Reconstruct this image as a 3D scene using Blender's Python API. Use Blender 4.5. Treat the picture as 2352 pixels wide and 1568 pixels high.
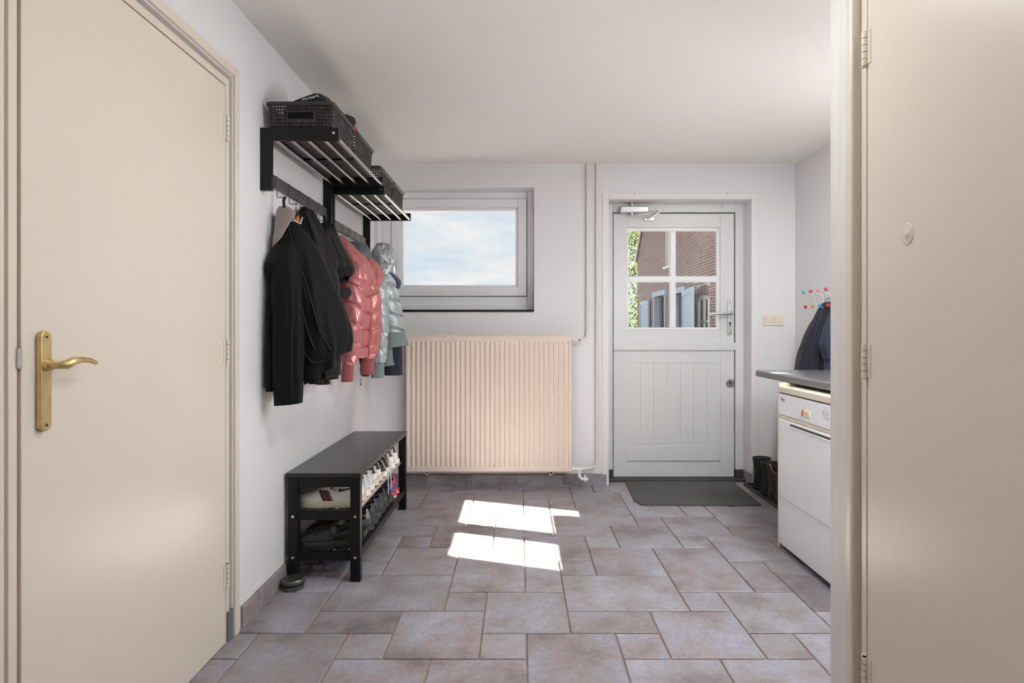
import bpy, bmesh, math, random
from mathutils import Vector, Matrix, noise as mn

# ------------------------------------------------------------------ scene, camera, world, sun, exposure
for o in list(bpy.data.objects):
    bpy.data.objects.remove(o)
SC = bpy.context.scene
COL = SC.collection
PI = math.pi

cam_d = bpy.data.cameras.new('camera'); cam = bpy.data.objects.new('camera', cam_d); COL.objects.link(cam)
cam.location = (0.0, 0.0, 1.14); cam.rotation_euler = (PI / 2, 0, 0)
cam_d.sensor_fit = 'HORIZONTAL'; cam_d.sensor_width = 36.0; cam_d.lens = 20.434
cam_d.shift_x = -0.00723; cam_d.shift_y = -0.01148
cam_d.clip_start = 0.02; cam_d.clip_end = 300
SC.camera = cam

W = bpy.data.worlds.new('sky'); SC.world = W; W.use_nodes = True
nt = W.node_tree; nt.nodes.clear()
def N(t, kind, **kw):
    n = t.nodes.new(kind)
    for k, v in kw.items():
        setattr(n, k, v)
    return n
tc = N(nt, 'ShaderNodeTexCoord'); sep = N(nt, 'ShaderNodeSeparateXYZ')
nt.links.new(tc.outputs['Generated'], sep.inputs[0])
grad = N(nt, 'ShaderNodeValToRGB')
grad.color_ramp.elements[0].position = 0.0; grad.color_ramp.elements[0].color = (0.74, 0.85, 0.94, 1)
grad.color_ramp.elements[1].position = 0.6; grad.color_ramp.elements[1].color = (0.30, 0.50, 0.76, 1)
nt.links.new(sep.outputs['Z'], grad.inputs[0])
zz = N(nt, 'ShaderNodeMath', operation='ADD'); zz.inputs[1].default_value = 0.16
zc = N(nt, 'ShaderNodeMath', operation='MAXIMUM'); zc.inputs[1].default_value = 0.05
nt.links.new(sep.outputs['Z'], zz.inputs[0]); nt.links.new(zz.outputs[0], zc.inputs[0])
dv = N(nt, 'ShaderNodeVectorMath', operation='DIVIDE'); cz = N(nt, 'ShaderNodeCombineXYZ')
for i in range(3): nt.links.new(zc.outputs[0], cz.inputs[i])
nt.links.new(tc.outputs['Generated'], dv.inputs[0]); nt.links.new(cz.outputs[0], dv.inputs[1])
cl = N(nt, 'ShaderNodeTexNoise'); cl.inputs['Scale'].default_value = 1.25; cl.inputs['Detail'].default_value = 7
cl.inputs['Roughness'].default_value = 0.55; cl.inputs['Distortion'].default_value = 0.6
nt.links.new(dv.outputs[0], cl.inputs['Vector'])
cr = N(nt, 'ShaderNodeValToRGB')
cr.color_ramp.elements[0].position = 0.30; cr.color_ramp.elements[0].color = (0, 0, 0, 1)
cr.color_ramp.elements[1].position = 0.56; cr.color_ramp.elements[1].color = (1, 1, 1, 1)
nt.links.new(cl.outputs['Fac'], cr.inputs[0])
cl2 = N(nt, 'ShaderNodeTexNoise'); cl2.inputs['Scale'].default_value = 3.1; cl2.inputs['Detail'].default_value = 6
nt.links.new(dv.outputs[0], cl2.inputs['Vector'])
ccol = N(nt, 'ShaderNodeValToRGB')
ccol.color_ramp.elements[0].position = 0.35; ccol.color_ramp.elements[0].color = (0.76, 0.84, 0.92, 1)
ccol.color_ramp.elements[1].position = 0.65; ccol.color_ramp.elements[1].color = (0.98, 0.97, 0.94, 1)
nt.links.new(cl2.outputs['Fac'], ccol.inputs[0])
mx = N(nt, 'ShaderNodeMix', data_type='RGBA')
nt.links.new(cr.outputs[0], mx.inputs[0]); nt.links.new(grad.outputs[0], mx.inputs[6]); nt.links.new(ccol.outputs[0], mx.inputs[7])
bg = N(nt, 'ShaderNodeBackground'); bg.inputs['Strength'].default_value = 0.60
out = N(nt, 'ShaderNodeOutputWorld')
nt.links.new(mx.outputs[2], bg.inputs[0]); nt.links.new(bg.outputs[0], out.inputs[0])

sun_d = bpy.data.lights.new('sun', 'SUN'); sun = bpy.data.objects.new('sun', sun_d); COL.objects.link(sun)
sun_d.energy = 88.0; sun_d.angle = math.radians(0.6); sun_d.color = (1.0, 0.93, 0.84)
sun.rotation_euler = Vector((-1.0, 0.334, -0.85)).to_track_quat('-Z', 'Y').to_euler()
sun.location = (8, -3, 7)
SC.view_settings.view_transform = 'Standard'; SC.view_settings.look = 'None'
SC.view_settings.exposure = 0.70; SC.view_settings.gamma = 1.0; SC.view_settings.use_curve_mapping = False
SC.cycles.use_denoising = True
SC.cycles.max_bounces = 10; SC.cycles.diffuse_bounces = 6; SC.cycles.transparent_max_bounces = 16
SC.cycles.caustics_reflective = False; SC.cycles.caustics_refractive = False
SC.cycles.sample_clamp_indirect = 6.0

# ------------------------------------------------------------------ materials
def srgb(r, g, b):
    f = lambda c: (c / 255.0) / 12.92 if c / 255.0 <= 0.04045 else ((c / 255.0 + 0.055) / 1.055) ** 2.4
    return (f(r), f(g), f(b), 1.0)

def mat(name, col, rough=0.5, metal=0.0, var=None, vscale=6.0, bump=0.0, bscale=40.0, coat=0.0, sheen=0.0,
        rnd=0.0, spec=0.5, stretch=None):
    m = bpy.data.materials.new(name); m.use_nodes = True
    t = m.node_tree; p = t.nodes['Principled BSDF']
    c = srgb(*col)
    p.inputs['Base Color'].default_value = c; p.inputs['Roughness'].default_value = rough
    p.inputs['Metallic'].default_value = metal; p.inputs['Coat Weight'].default_value = coat
    p.inputs['Sheen Weight'].default_value = sheen; p.inputs['Specular IOR Level'].default_value = spec
    tcn = N(t, 'ShaderNodeTexCoord'); mp = N(t, 'ShaderNodeMapping')
    t.links.new(tcn.outputs['Object'], mp.inputs[0])
    if stretch: mp.inputs['Scale'].default_value = stretch
    last = None
    if var:
        n1 = N(t, 'ShaderNodeTexNoise'); n1.inputs['Scale'].default_value = vscale; n1.inputs['Detail'].default_value = 5
        t.links.new(mp.outputs[0], n1.inputs['Vector'])
        rp = N(t, 'ShaderNodeValToRGB'); rp.color_ramp.elements[0].position = 0.35; rp.color_ramp.elements[1].position = 0.65
        rp.color_ramp.elements[0].color = c; rp.color_ramp.elements[1].color = srgb(*var)
        t.links.new(n1.outputs['Fac'], rp.inputs[0]); last = rp.outputs[0]
    if rnd:
        oi = N(t, 'ShaderNodeObjectInfo'); hv = N(t, 'ShaderNodeHueSaturation')
        mr = N(t, 'ShaderNodeMapRange'); mr.inputs[3].default_value = 1 - rnd; mr.inputs[4].default_value = 1 + rnd
        t.links.new(oi.outputs['Random'], mr.inputs[0]); t.links.new(mr.outputs[0], hv.inputs['Value'])
        if last: t.links.new(last, hv.inputs['Color'])
        else: hv.inputs['Color'].default_value = c
        last = hv.outputs[0]
    if last: t.links.new(last, p.inputs['Base Color'])
    if bump:
        n2 = N(t, 'ShaderNodeTexNoise'); n2.inputs['Scale'].default_value = bscale; n2.inputs['Detail'].default_value = 4
        t.links.new(mp.outputs[0], n2.inputs['Vector'])
        b = N(t, 'ShaderNodeBump'); b.inputs['Strength'].default_value = bump; b.inputs['Distance'].default_value = 0.01
        t.links.new(n2.outputs['Fac'], b.inputs['Height']); t.links.new(b.outputs[0], p.inputs['Normal'])
    return m

def glass_mat(name, tint=(1, 1, 1), refl=0.06):
    m = bpy.data.materials.new(name); m.use_nodes = True; t = m.node_tree; t.nodes.clear()
    o = N(t, 'ShaderNodeOutputMaterial'); tr = N(t, 'ShaderNodeBsdfTransparent'); tr.inputs[0].default_value = (*tint, 1)
    gl = N(t, 'ShaderNodeBsdfGlossy'); gl.inputs['Roughness'].default_value = 0.02
    lw = N(t, 'ShaderNodeLayerWeight'); lw.inputs['Blend'].default_value = 0.3
    mu = N(t, 'ShaderNodeMath', operation='MULTIPLY'); mu.inputs[1].default_value = 0.35
    ad = N(t, 'ShaderNodeMath', operation='ADD'); ad.inputs[1].default_value = refl * 0.3
    t.links.new(lw.outputs['Fresnel'], mu.inputs[0]); t.links.new(mu.outputs[0], ad.inputs[0])
    mi = N(t, 'ShaderNodeMixShader')
    t.links.new(ad.outputs[0], mi.inputs[0]); t.links.new(tr.outputs[0], mi.inputs[1]); t.links.new(gl.outputs[0], mi.inputs[2])
    t.links.new(mi.outputs[0], o.inputs[0]); return m

def emit_mat(name, col, strength):
    m = bpy.data.materials.new(name); m.use_nodes = True; p = m.node_tree.nodes['Principled BSDF']
    p.inputs['Base Color'].default_value = (0.8, 0.8, 0.8, 1)
    p.inputs['Emission Color'].default_value = (*col, 1); p.inputs['Emission Strength'].default_value = strength
    return m

def tile_mat():
    m = bpy.data.materials.new('slate_look_tile'); m.use_nodes = True; t = m.node_tree; p = t.nodes['Principled BSDF']
    tcn = N(t, 'ShaderNodeTexCoord'); oi = N(t, 'ShaderNodeObjectInfo')
    ofs = N(t, 'ShaderNodeVectorMath', operation='SCALE'); ofs.inputs[0].default_value = (37, 53, 11)
    t.links.new(oi.outputs['Random'], ofs.inputs['Scale'])
    ad = N(t, 'ShaderNodeVectorMath', operation='ADD')
    t.links.new(tcn.outputs['Object'], ad.inputs[0]); t.links.new(ofs.outputs[0], ad.inputs[1])
    n1 = N(t, 'ShaderNodeTexNoise'); n1.inputs['Scale'].default_value = 4.5; n1.inputs['Detail'].default_value = 6; n1.inputs['Roughness'].default_value = 0.62
    t.links.new(ad.outputs[0], n1.inputs['Vector'])
    r1 = N(t, 'ShaderNodeValToRGB')
    es = r1.color_ramp.elements; es[0].position = 0.30; es[0].color = srgb(110, 103, 106)
    es[1].position = 0.72; es[1].color = srgb(166, 162, 166)
    e = es.new(0.45); e.color = srgb(142, 133, 133)
    e = es.new(0.58); e.color = srgb(148, 147, 156)
    t.links.new(n1.outputs['Fac'], r1.inputs[0])
    n3 = N(t, 'ShaderNodeTexNoise'); n3.inputs['Scale'].default_value = 60; n3.inputs['Detail'].default_value = 5
    t.links.new(ad.outputs[0], n3.inputs['Vector'])
    mr = N(t, 'ShaderNodeMapRange'); mr.inputs[1].default_value = 0.3; mr.inputs[2].default_value = 0.7; mr.inputs[3].default_value = 0.86; mr.inputs[4].default_value = 1.10
    t.links.new(n3.outputs['Fac'], mr.inputs[0])
    hv = N(t, 'ShaderNodeHueSaturation'); t.links.new(r1.outputs[0], hv.inputs['Color']); t.links.new(mr.outputs[0], hv.inputs['Value'])
    hv2 = N(t, 'ShaderNodeHueSaturation')
    m2 = N(t, 'ShaderNodeMapRange'); m2.inputs[3].default_value = 0.90; m2.inputs[4].default_value = 1.10
    m3 = N(t, 'ShaderNodeMapRange'); m3.inputs[3].default_value = 0.75; m3.inputs[4].default_value = 1.35
    fr = N(t, 'ShaderNodeMath', operation='FRACT'); ml = N(t, 'ShaderNodeMath', operation='MULTIPLY'); ml.inputs[1].default_value = 17.3
    t.links.new(oi.outputs['Random'], ml.inputs[0]); t.links.new(ml.outputs[0], fr.inputs[0])
    t.links.new(oi.outputs['Random'], m2.inputs[0]); t.links.new(fr.outputs[0], m3.inputs[0])
    t.links.new(hv.outputs[0], hv2.inputs['Color']); t.links.new(m2.outputs[0], hv2.inputs['Value']); t.links.new(m3.outputs[0], hv2.inputs['Saturation'])
    t.links.new(hv2.outputs[0], p.inputs['Base Color'])
    p.inputs['Roughness'].default_value = 0.38
    n2 = N(t, 'ShaderNodeTexNoise'); n2.inputs['Scale'].default_value = 22; n2.inputs['Detail'].default_value = 7; n2.inputs['Roughness'].default_value = 0.65
    t.links.new(ad.outputs[0], n2.inputs['Vector'])
    n5 = N(t, 'ShaderNodeTexNoise'); n5.inputs['Scale'].default_value = 120; n5.inputs['Detail'].default_value = 4
    t.links.new(ad.outputs[0], n5.inputs['Vector'])
    sm_ = N(t, 'ShaderNodeMath', operation='MULTIPLY_ADD'); sm_.inputs[1].default_value = 0.35
    t.links.new(n5.outputs['Fac'], sm_.inputs[0]); t.links.new(n2.outputs['Fac'], sm_.inputs[2])
    b = N(t, 'ShaderNodeBump'); b.inputs['Strength'].default_value = 0.7; b.inputs['Distance'].default_value = 0.006
    t.links.new(sm_.outputs[0], b.inputs['Height']); t.links.new(b.outputs[0], p.inputs['Normal'])
    return m

M = {}
M['wall'] = mat('white_plaster', (222, 221, 222), 0.75, bump=0.08, bscale=60)
M['ceiling'] = mat('ceiling_plaster', (232, 228, 224), 0.8, bump=0.05, bscale=50)
M['cream'] = mat('cream_gloss_paint', (216, 206, 191), 0.28, bump=0.02, bscale=12, stretch=(6, 6, 1))
M['post'] = mat('brushed_white_paint', (222, 219, 214), 0.42, var=(214, 211, 207), vscale=5, bump=0.06, bscale=30, stretch=(8, 8, 0.6))
M['doorwhite'] = mat('grey_white_door_paint', (214, 215, 212), 0.35, bump=0.02, bscale=20)
M['pvc'] = mat('white_window_paint', (234, 234, 236), 0.32)
M['trim'] = mat('trim_white', (224, 222, 220), 0.5)
M['gap'] = mat('dark_gap', (22, 20, 19), 0.9)
M['radiator'] = mat('radiator_beige_enamel', (217, 203, 189), 0.36)
M['pipe'] = mat('painted_pipe', (222, 213, 202), 0.45)
M['tile'] = tile_mat()
M['grout'] = mat('beige_grout', (158, 138, 122), 0.9, var=(138, 120, 106), vscale=12, bump=0.1, bscale=150)
M['black'] = mat('black_stained_wood', (12, 12, 13), 0.4, spec=0.28, bump=0.03, bscale=30, stretch=(1, 8, 8))
M['blackmetal'] = mat('black_lacquer', (12, 12, 12), 0.42, spec=0.3)
M['benchtop'] = mat('black_bench_top', (26, 25, 26), 0.26, bump=0.02, bscale=60)
M['chrome'] = mat('brushed_steel', (222, 219, 214), 0.22, metal=1.0)
M['hookmetal'] = mat('dark_hook_steel', (120, 118, 115), 0.35, metal=1.0)
M['railmetal'] = mat('grey_aluminium_rail', (92, 91, 92), 0.45, metal=0.7)
M['basket'] = mat('dark_brown_plastic', (42, 35, 33), 0.42)
M['brass'] = mat('aged_brass', (214, 190, 138), 0.38, metal=0.9, var=(196, 170, 116), vscale=25)
M['alu'] = mat('door_aluminium', (205, 206, 208), 0.3, metal=0.9)
M['slate'] = mat('dark_slate', (52, 52, 54), 0.6, var=(66, 65, 66), vscale=14, bump=0.1, bscale=60)
M['sill'] = mat('black_stone_sill', (24, 24, 26), 0.25)
M['mat'] = mat('charcoal_doormat', (92, 93, 91), 0.95, var=(108, 109, 106), vscale=220, bump=0.9, bscale=420)
M['worktop'] = mat('grey_speckled_laminate', (92, 92, 95), 0.22, var=(110, 108, 108), vscale=160)
M['dryer'] = mat('white_appliance_enamel', (238, 240, 244), 0.25)
M['dryercream'] = mat('cream_appliance_top', (222, 214, 192), 0.35)
M['darkslot'] = mat('dark_slot', (48, 50, 54), 0.5)
M['print'] = mat('grey_print', (70, 70, 74), 0.6)
M['orange'] = mat('orange_button', (222, 112, 36), 0.35)
M['ivory'] = mat('ivory_button', (222, 210, 186), 0.4)
M['switch'] = mat('cream_switch_plastic', (224, 214, 196), 0.38)
M['glass'] = glass_mat('window_glass')
M['rubber'] = mat('black_rubber', (20, 20, 20), 0.55)
M['steel'] = mat('satin_steel', (120, 120, 118), 0.35, metal=0.9)
M['kick'] = mat('grey_metal_kick', (122, 126, 130), 0.4, metal=0.5)
M['lamp'] = emit_mat('opal_lamp_glass', (1.0, 0.97, 0.93), 26.0)
M['lampbase'] = mat('white_lamp_metal', (230, 230, 228), 0.4)

# ------------------------------------------------------------------ mesh helpers
class MB:
    def __init__(s): s.v = []; s.f = []
    def add(s, vs, fs):
        b = len(s.v); s.v += [tuple(p) for p in vs]; s.f += [tuple(i + b for i in f) for f in fs]; return s
    def box(s, x0, x1, y0, y1, z0, z1):
        x0, x1 = sorted((x0, x1)); y0, y1 = sorted((y0, y1)); z0, z1 = sorted((z0, z1))
        return s.add([(x0, y0, z0), (x1, y0, z0), (x1, y1, z0), (x0, y1, z0), (x0, y0, z1), (x1, y0, z1), (x1, y1, z1), (x0, y1, z1)],
                     [(0, 3, 2, 1), (4, 5, 6, 7), (0, 1, 5, 4), (1, 2, 6, 5), (2, 3, 7, 6), (3, 0, 4, 7)])
    def loft(s, rings, closed=True, cap0=True, cap1=True):
        n = len(rings[0]); vs = [p for r in rings for p in r]; fs = []
        for i in range(len(rings) - 1):
            for j in range(n if closed else n - 1):
                k = (j + 1) % n
                fs.append((i * n + j, i * n + k, (i + 1) * n + k, (i + 1) * n + j))
        if closed and cap0: fs.append(tuple(reversed(range(n))))
        if closed and cap1: fs.append(tuple((len(rings) - 1) * n + j for j in range(n)))
        return s.add(vs, fs)
    def tube(s, pts, r, seg=8, caps=True, rad=None):
        pts = [Vector(p) for p in pts]; rings = []; up = None
        for i, p in enumerate(pts):
            d = (pts[min(i + 1, len(pts) - 1)] - pts[max(i - 1, 0)]).normalized()
            if up is None:
                up = Vector((0, 0, 1)) if abs(d.z) < 0.9 else Vector((1, 0, 0))
            a = d.cross(up).normalized(); up2 = a.cross(d).normalized(); up = up2
            rr = rad[i] if rad else r
            rings.append([p + a * math.cos(2 * PI * j / seg) * rr + up2 * math.sin(2 * PI * j / seg) * rr for j in range(seg)])
        return s.loft(rings, True, caps, caps)
    def cyl(s, p0, p1, r, seg=16, r1=None):
        return s.tube([p0, p1], r, seg, True, [r, r if r1 is None else r1])
    def sphere(s, c, r, su=16, sv=10, sc=(1, 1, 1)):
        c = Vector(c); rings = []
        for i in range(1, sv):
            a = PI * i / sv
            rings.append([c + Vector((r * sc[0] * math.sin(a) * math.cos(2 * PI * j / su), r * sc[1] * math.sin(a) * math.sin(2 * PI * j / su), -r * sc[2] * math.cos(a))) for j in range(su)])
        b = len(s.v); s.loft(rings, True, False, False)
        n = len(s.v); s.v.append(tuple(c + Vector((0, 0, -r * sc[2])))); s.v.append(tuple(c + Vector((0, 0, r * sc[2]))))
        for j in range(su):
            s.f.append((b + (j + 1) % su, b + j, n)); q = b + (sv - 2) * su
            s.f.append((q + j, q + (j + 1) % su, n + 1))
        return s
    def lathe(s, prof, c=(0, 0, 0), seg=24):
        rings = [[(c[0] + r * math.cos(2 * PI * j / seg), c[1] + r * math.sin(2 * PI * j / seg), c[2] + z) for j in range(seg)] for r, z in prof]
        return s.loft(rings)
    def prism(s, poly, axis, a0, a1):
        def P(u, v, a): return {'x': (a, u, v), 'y': (u, a, v), 'z': (u, v, a)}[axis]
        return s.loft([[P(u, v, a0) for u, v in poly], [P(u, v, a1) for u, v in poly]])
    def build(s, name, m, parent=None, smooth=False, bevel=0.0, mats=None, fmat=None, angle=None, keep_origin=False):
        me = bpy.data.meshes.new(name)
        base = Vector((0, 0, 0))
        if parent is None and not keep_origin and s.v:
            xs, ys, zs = zip(*s.v); base = Vector(((min(xs) + max(xs)) / 2, (min(ys) + max(ys)) / 2, min(zs)))
        if parent is not None: base = world_loc(parent)
        me.from_pydata([tuple(Vector(p) - base) for p in s.v], [], s.f)
        bm = bmesh.new(); bm.from_mesh(me); bmesh.ops.recalc_face_normals(bm, faces=bm.faces); bm.to_mesh(me); bm.free()
        for mm in (mats or [m]): me.materials.append(mm)
        if fmat:
            for i, k in enumerate(fmat): me.polygons[i].material_index = k
        o = bpy.data.objects.new(name, me); COL.objects.link(o)
        if parent is not None: o.parent = parent
        else: o.location = base
        if smooth:
            for p in me.polygons: p.use_smooth = True
            if angle:
                me.set_sharp_from_angle(angle=math.radians(angle))
        if bevel:
            b = o.modifiers.new('bevel', 'BEVEL'); b.width = bevel; b.segments = 2; b.limit_method = 'ANGLE'; b.angle_limit = math.radians(40)
            b.harden_normals = False
        return o

def world_loc(o):
    l = Vector(o.location)
    while o.parent: o = o.parent; l = l + Vector(o.location)
    return l
def empty(name, loc=(0, 0, 0)):
    o = bpy.data.objects.new(name, None); COL.objects.link(o); o.location = loc; o.empty_display_size = 0.1; return o
def tag(o, label=None, cat=None, group=None, kind=None):
    if label: o['label'] = label
    if cat: o['category'] = cat
    if group: o['group'] = group
    if kind: o['kind'] = kind
    return o
def thing(name, loc, label, cat, group=None): return tag(empty(name, loc), label, cat, group)
def struct(name, loc, label, cat): return tag(empty(name, loc), label, cat, None, 'structure')
def copy_tree(o, parent=None):
    c = o.copy(); COL.objects.link(c); c.parent = parent
    for ch in list(o.children): copy_tree(ch, c)
    return c
def text_mesh(name, body, size, m, parent, mtx, extrude=0.0003):
    cu = bpy.data.curves.new(name, 'FONT'); cu.body = body; cu.size = size; cu.extrude = extrude
    to = bpy.data.objects.new(name + '_tmp', cu); COL.objects.link(to)
    dg = bpy.context.evaluated_depsgraph_get(); me = bpy.data.meshes.new_from_object(to.evaluated_get(dg))
    bpy.data.objects.remove(to)
    me.transform(mtx); me.transform(Matrix.Translation(-world_loc(parent)))
    me.materials.clear(); me.materials.append(m)
    o = bpy.data.objects.new(name, me); COL.objects.link(o); o.parent = parent; return o
def lerp(a, b, t): return a + (b - a) * t
def keyed(keys, t):
    for i in range(len(keys) - 1):
        t0, t1 = keys[i][0], keys[i + 1][0]
        if t <= t1 or i == len(keys) - 2:
            u = max(0.0, min(1.0, (t - t0) / (t1 - t0))); 
            k0 = keys[max(i - 1, 0)]; k1 = keys[i]; k2 = keys[i + 1]; k3 = keys[min(i + 2, len(keys) - 1)]
            res = []
            for a in range(1, len(k1)):
                d1 = (k2[a] - k0[a]) / max(k2[0] - k0[0], 1e-6) * (t1 - t0); d2 = (k3[a] - k1[a]) / max(k3[0] - k1[0], 1e-6) * (t1 - t0)
                h = 2 * u ** 3 - 3 * u ** 2 + 1; h1 = u ** 3 - 2 * u ** 2 + u; h2 = -2 * u ** 3 + 3 * u ** 2; h3 = u ** 3 - u ** 2
                res.append(h * k1[a] + h1 * d1 + h2 * k2[a] + h3 * d2)
            return res
# ------------------------------------------------------------------ room shell
XL, XR, YB, ZC = -1.063, 2.02, 4.26, 2.356
YREAR = -1.5
XP, YP = 0.895, 1.590          # partition wall with the right hand door, and its end
# floor: grout bed and its tiles
fl = MB(); fl.box(XL - 0.12, XR + 0.1, YREAR - 0.1, 4.57, -0.12, -0.004)
floor = fl.build('floor', M['grout'], keep_origin=True)
tag(floor, 'brown grey stone look floor tiles in mixed sizes with beige joints', 'floor', None, 'structure')
TX0, TY0, UX, UY, J = -0.9755, 2.0114, 0.1667, 0.1706, 0.007
CELL = [(1, 4, 2, 4), (4, 6, 3, 6), (4, 5, 2, 3), (6, 7, 3, 5), (1, 2, 4, 5), (2, 4, 4, 6), (0, 2, 5, 7), (2, 3, 6, 7),
        (3, 5, 0, 2), (1, 3, 1, 2), (5, 6, 0, 1), (5, 7, 1, 3)]
tile_cache = {}
def slab(w, d, h, ch, name, m, key=None):
    k = (round(w, 3), round(d, 3), round(h, 3), name)
    if k in tile_cache: return tile_cache[k]
    me = bpy.data.meshes.new(name)
    def rect(i, z): return [(-w / 2 + i, -d / 2 + i, z), (w / 2 - i, -d / 2 + i, z), (w / 2 - i, d / 2 - i, z), (-w / 2 + i, d / 2 - i, z)]
    vs = rect(0, 0) + rect(0, h - ch) + rect(ch * 1.3, h)
    fs = [(8, 9, 10, 11)]
    for a in (0, 4):
        for j in range(4):
            q = (j + 1) % 4; fs.append((a + j, a + q, a + 4 + q, a + 4 + j))
    me.from_pydata(vs, [], fs); me.materials.append(m); tile_cache[k] = me; return me
def put(me, name, loc, parent, rot=None):
    o = bpy.data.objects.new(name, me); COL.objects.link(o); o.parent = parent; o.location = Vector(loc) - world_loc(parent)
    if rot: o.rotation_euler = rot
    return o
random.seed(4)
for a in range(-2, 4):
    for b in range(-4, 4):
        for (k0, k1, j0, j1) in CELL:
            x0, x1 = TX0 + UX * (k0 + 6 * a), TX0 + UX * (k1 + 6 * a)
            y0, y1 = TY0 + UY * (j0 + 6 * b), TY0 + UY * (j1 + 6 * b)
            x0, x1 = max(x0, XL - 0.02), min(x1, XR); y0, y1 = max(y0, -0.2), min(y1, 4.345)
            if x1 - x0 < 0.02 or y1 - y0 < 0.02: continue
            me = slab(x1 - x0 - J, y1 - y0 - J, 0.0035 + 0.004, 0.0025, 'tile', M['tile'])
            put(me, 'tile', ((x0 + x1) / 2, (y0 + y1) / 2, -0.0045 - random.random() * 0.0008), floor)

# walls
DL0, DL1, DLT = 1.195, 2.150, 2.072     # rough opening of the left door
w = MB()
w.box(XL - 0.12, XL, YREAR, DL0, 0, ZC); w.box(XL - 0.12, XL, DL1, YB, 0, ZC); w.box(XL - 0.12, XL, DL0, DL1, DLT, ZC)
tag(w.build('wall_left', M['wall'], keep_origin=True), 'white plastered left wall behind the coat racks and bench', 'wall', None, 'structure')
WX0, WX1, WZ0, WZ1 = -1.037, 0.108, 1.270, 2.183
DX0, DX1, DZ1 = 0.655, 1.698, 2.095
w = MB(); Y0, Y1 = YB, YB + 0.30
w.box(XL - 0.12, WX0, Y0, Y1, 0, ZC); w.box(WX0, WX1, Y0, Y1, 0, WZ0); w.box(WX0, WX1, Y0, Y1, WZ1, ZC)
w.box(WX1, DX0, Y0, Y1, 0, ZC); w.box(DX0, DX1, Y0, Y1, DZ1, ZC); w.box(DX1, XR + 0.1, Y0, Y1, 0, ZC)
tag(w.build('wall_back', M['wall'], keep_origin=True), 'white plastered back wall with window and stable door', 'wall', None, 'structure')
# right wall with a side window (out of the photograph, its sun falls on the floor)
w = MB(); X0, X1 = XR, XR + 0.10
lights = [(2.11, 2.4625, 1.557, 2.097), (2.612, 3.082, 1.557, 2.097), (2.955, 3.085, 1.36, 1.50)]
w.box(X0, X1, YREAR, 2.11, 0, ZC); w.box(X0, X1, 3.085, YB, 0, ZC)
w.box(X0, X1, 2.11, 3.085, 2.097, ZC); w.box(X0, X1, 2.11, 3.085, 0, 1.36)
w.box(X0, X1, 2.11, 2.955, 1.36, 1.557)
tag(w.build('wall_right', M['wall'], keep_origin=True), 'white plastered right wall above the worktop', 'wall', None, 'structure')
w2 = struct('window_2', (XR, 2.6, 1.36), 'side window in the right wall over the dryer', 'window')
f = MB(); f.box(XR + 0.002, XR + 0.098, 2.4625, 2.612, 1.557, 2.097)
f.build('mullion', M['pvc'], w2)
for (a, b, c, d) in lights:
    MB().box(XR + 0.045, XR + 0.051, a, b, c, d if d > 1.6 else 1.557).build('pane', M['glass'], w2)
# partition with the near right door
RD0, RD1 = 0.58, 1.55
w = MB()
w.box(XP + 0.004, XP + 0.11, YREAR, RD0, 0, ZC); w.box(XP + 0.004, XP + 0.11, RD0, RD1, 2.075, ZC)
tag(w.build('wall_hall', M['wall'], keep_origin=True), 'white hall wall around the door on the right', 'wall', None, 'structure')
w = MB(); w.box(XP + 0.11, XR, YP, 1.668, 0, ZC)
tag(w.build('wall_niche', M['wall'], keep_origin=True), 'short white wall closing the laundry niche', 'wall', None, 'structure')
w = MB(); w.box(XL - 0.12, XR, YREAR - 0.1, YREAR, 0, ZC)
tag(w.build('wall_rear', M['wall'], keep_origin=True), 'white hall wall facing the back door', 'wall', None, 'structure')
w = MB(); w.box(XL - 0.12, XR + 0.1, YREAR - 0.1, 4.56, ZC, ZC + 0.12)
tag(w.build('ceiling', M['ceiling'], keep_origin=True), 'smooth warm white ceiling', 'ceiling', None, 'structure')
# end post of the partition
MBp = MB(); MBp.box(0.892, XP + 0.11, YP, 1.669, 0, ZC)
tag(MBp.build('trim_1', M['post'], bevel=0.003), 'white painted timber post beside the right hand door', 'trim', None, 'structure')

# baseboards: tiles standing against the wall
def skirting(name, axis, a0, a1, fixed, nrm, label, step=0.3334, first=0.0, h=0.083, th=0.010):
    b = MB()
    if axis == 'x': b.box(a0, a1, fixed, fixed + nrm * 0.003, 0, h + 0.003)
    else: b.box(fixed, fixed + nrm * 0.003, a0, a1, 0, h + 0.003)
    o = b.build(name, M['grout'], keep_origin=True); tag(o, label, 'baseboard', None, 'structure')
    p = a0; q = a0 + (first or step)
    while p < a1 - 0.01:
        q = min(q, a1); c = (p + q) / 2; wd = q - p - 0.005
        me = slab(wd, h - 0.002, th - 0.003, 0.0015, 'skirting_tile', M['tile'])
        if axis == 'x': put(me, 'skirting_tile', (c, fixed + nrm * 0.003, h / 2), o, (PI / 2, 0, 0) if nrm < 0 else (-PI / 2, 0, 0))
        else: put(me, 'skirting_tile', (fixed + nrm * 0.003, c, h / 2), o, (PI / 2, 0, PI / 2) if nrm > 0 else (PI / 2, 0, -PI / 2))
        p = q; q += step
    return o
skirting('baseboard_back', 'x', XL, 0.640, YB, -1, 'row of brown tile skirting under the radiator', first=0.38)
skirting('baseboard_left', 'y', 2.215, YB - 0.012, XL, 1, 'brown tile skirting along the left wall behind the bench', first=0.135)
skirting('baseboard_right', 'x', DX1 + 0.05, XR, YB, -1, 'brown tile skirting behind the boots')
skirting('baseboard_reveal', 'y', YB, 4.385, DX1, -1, 'short brown skirting tile in the door reveal')

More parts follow.
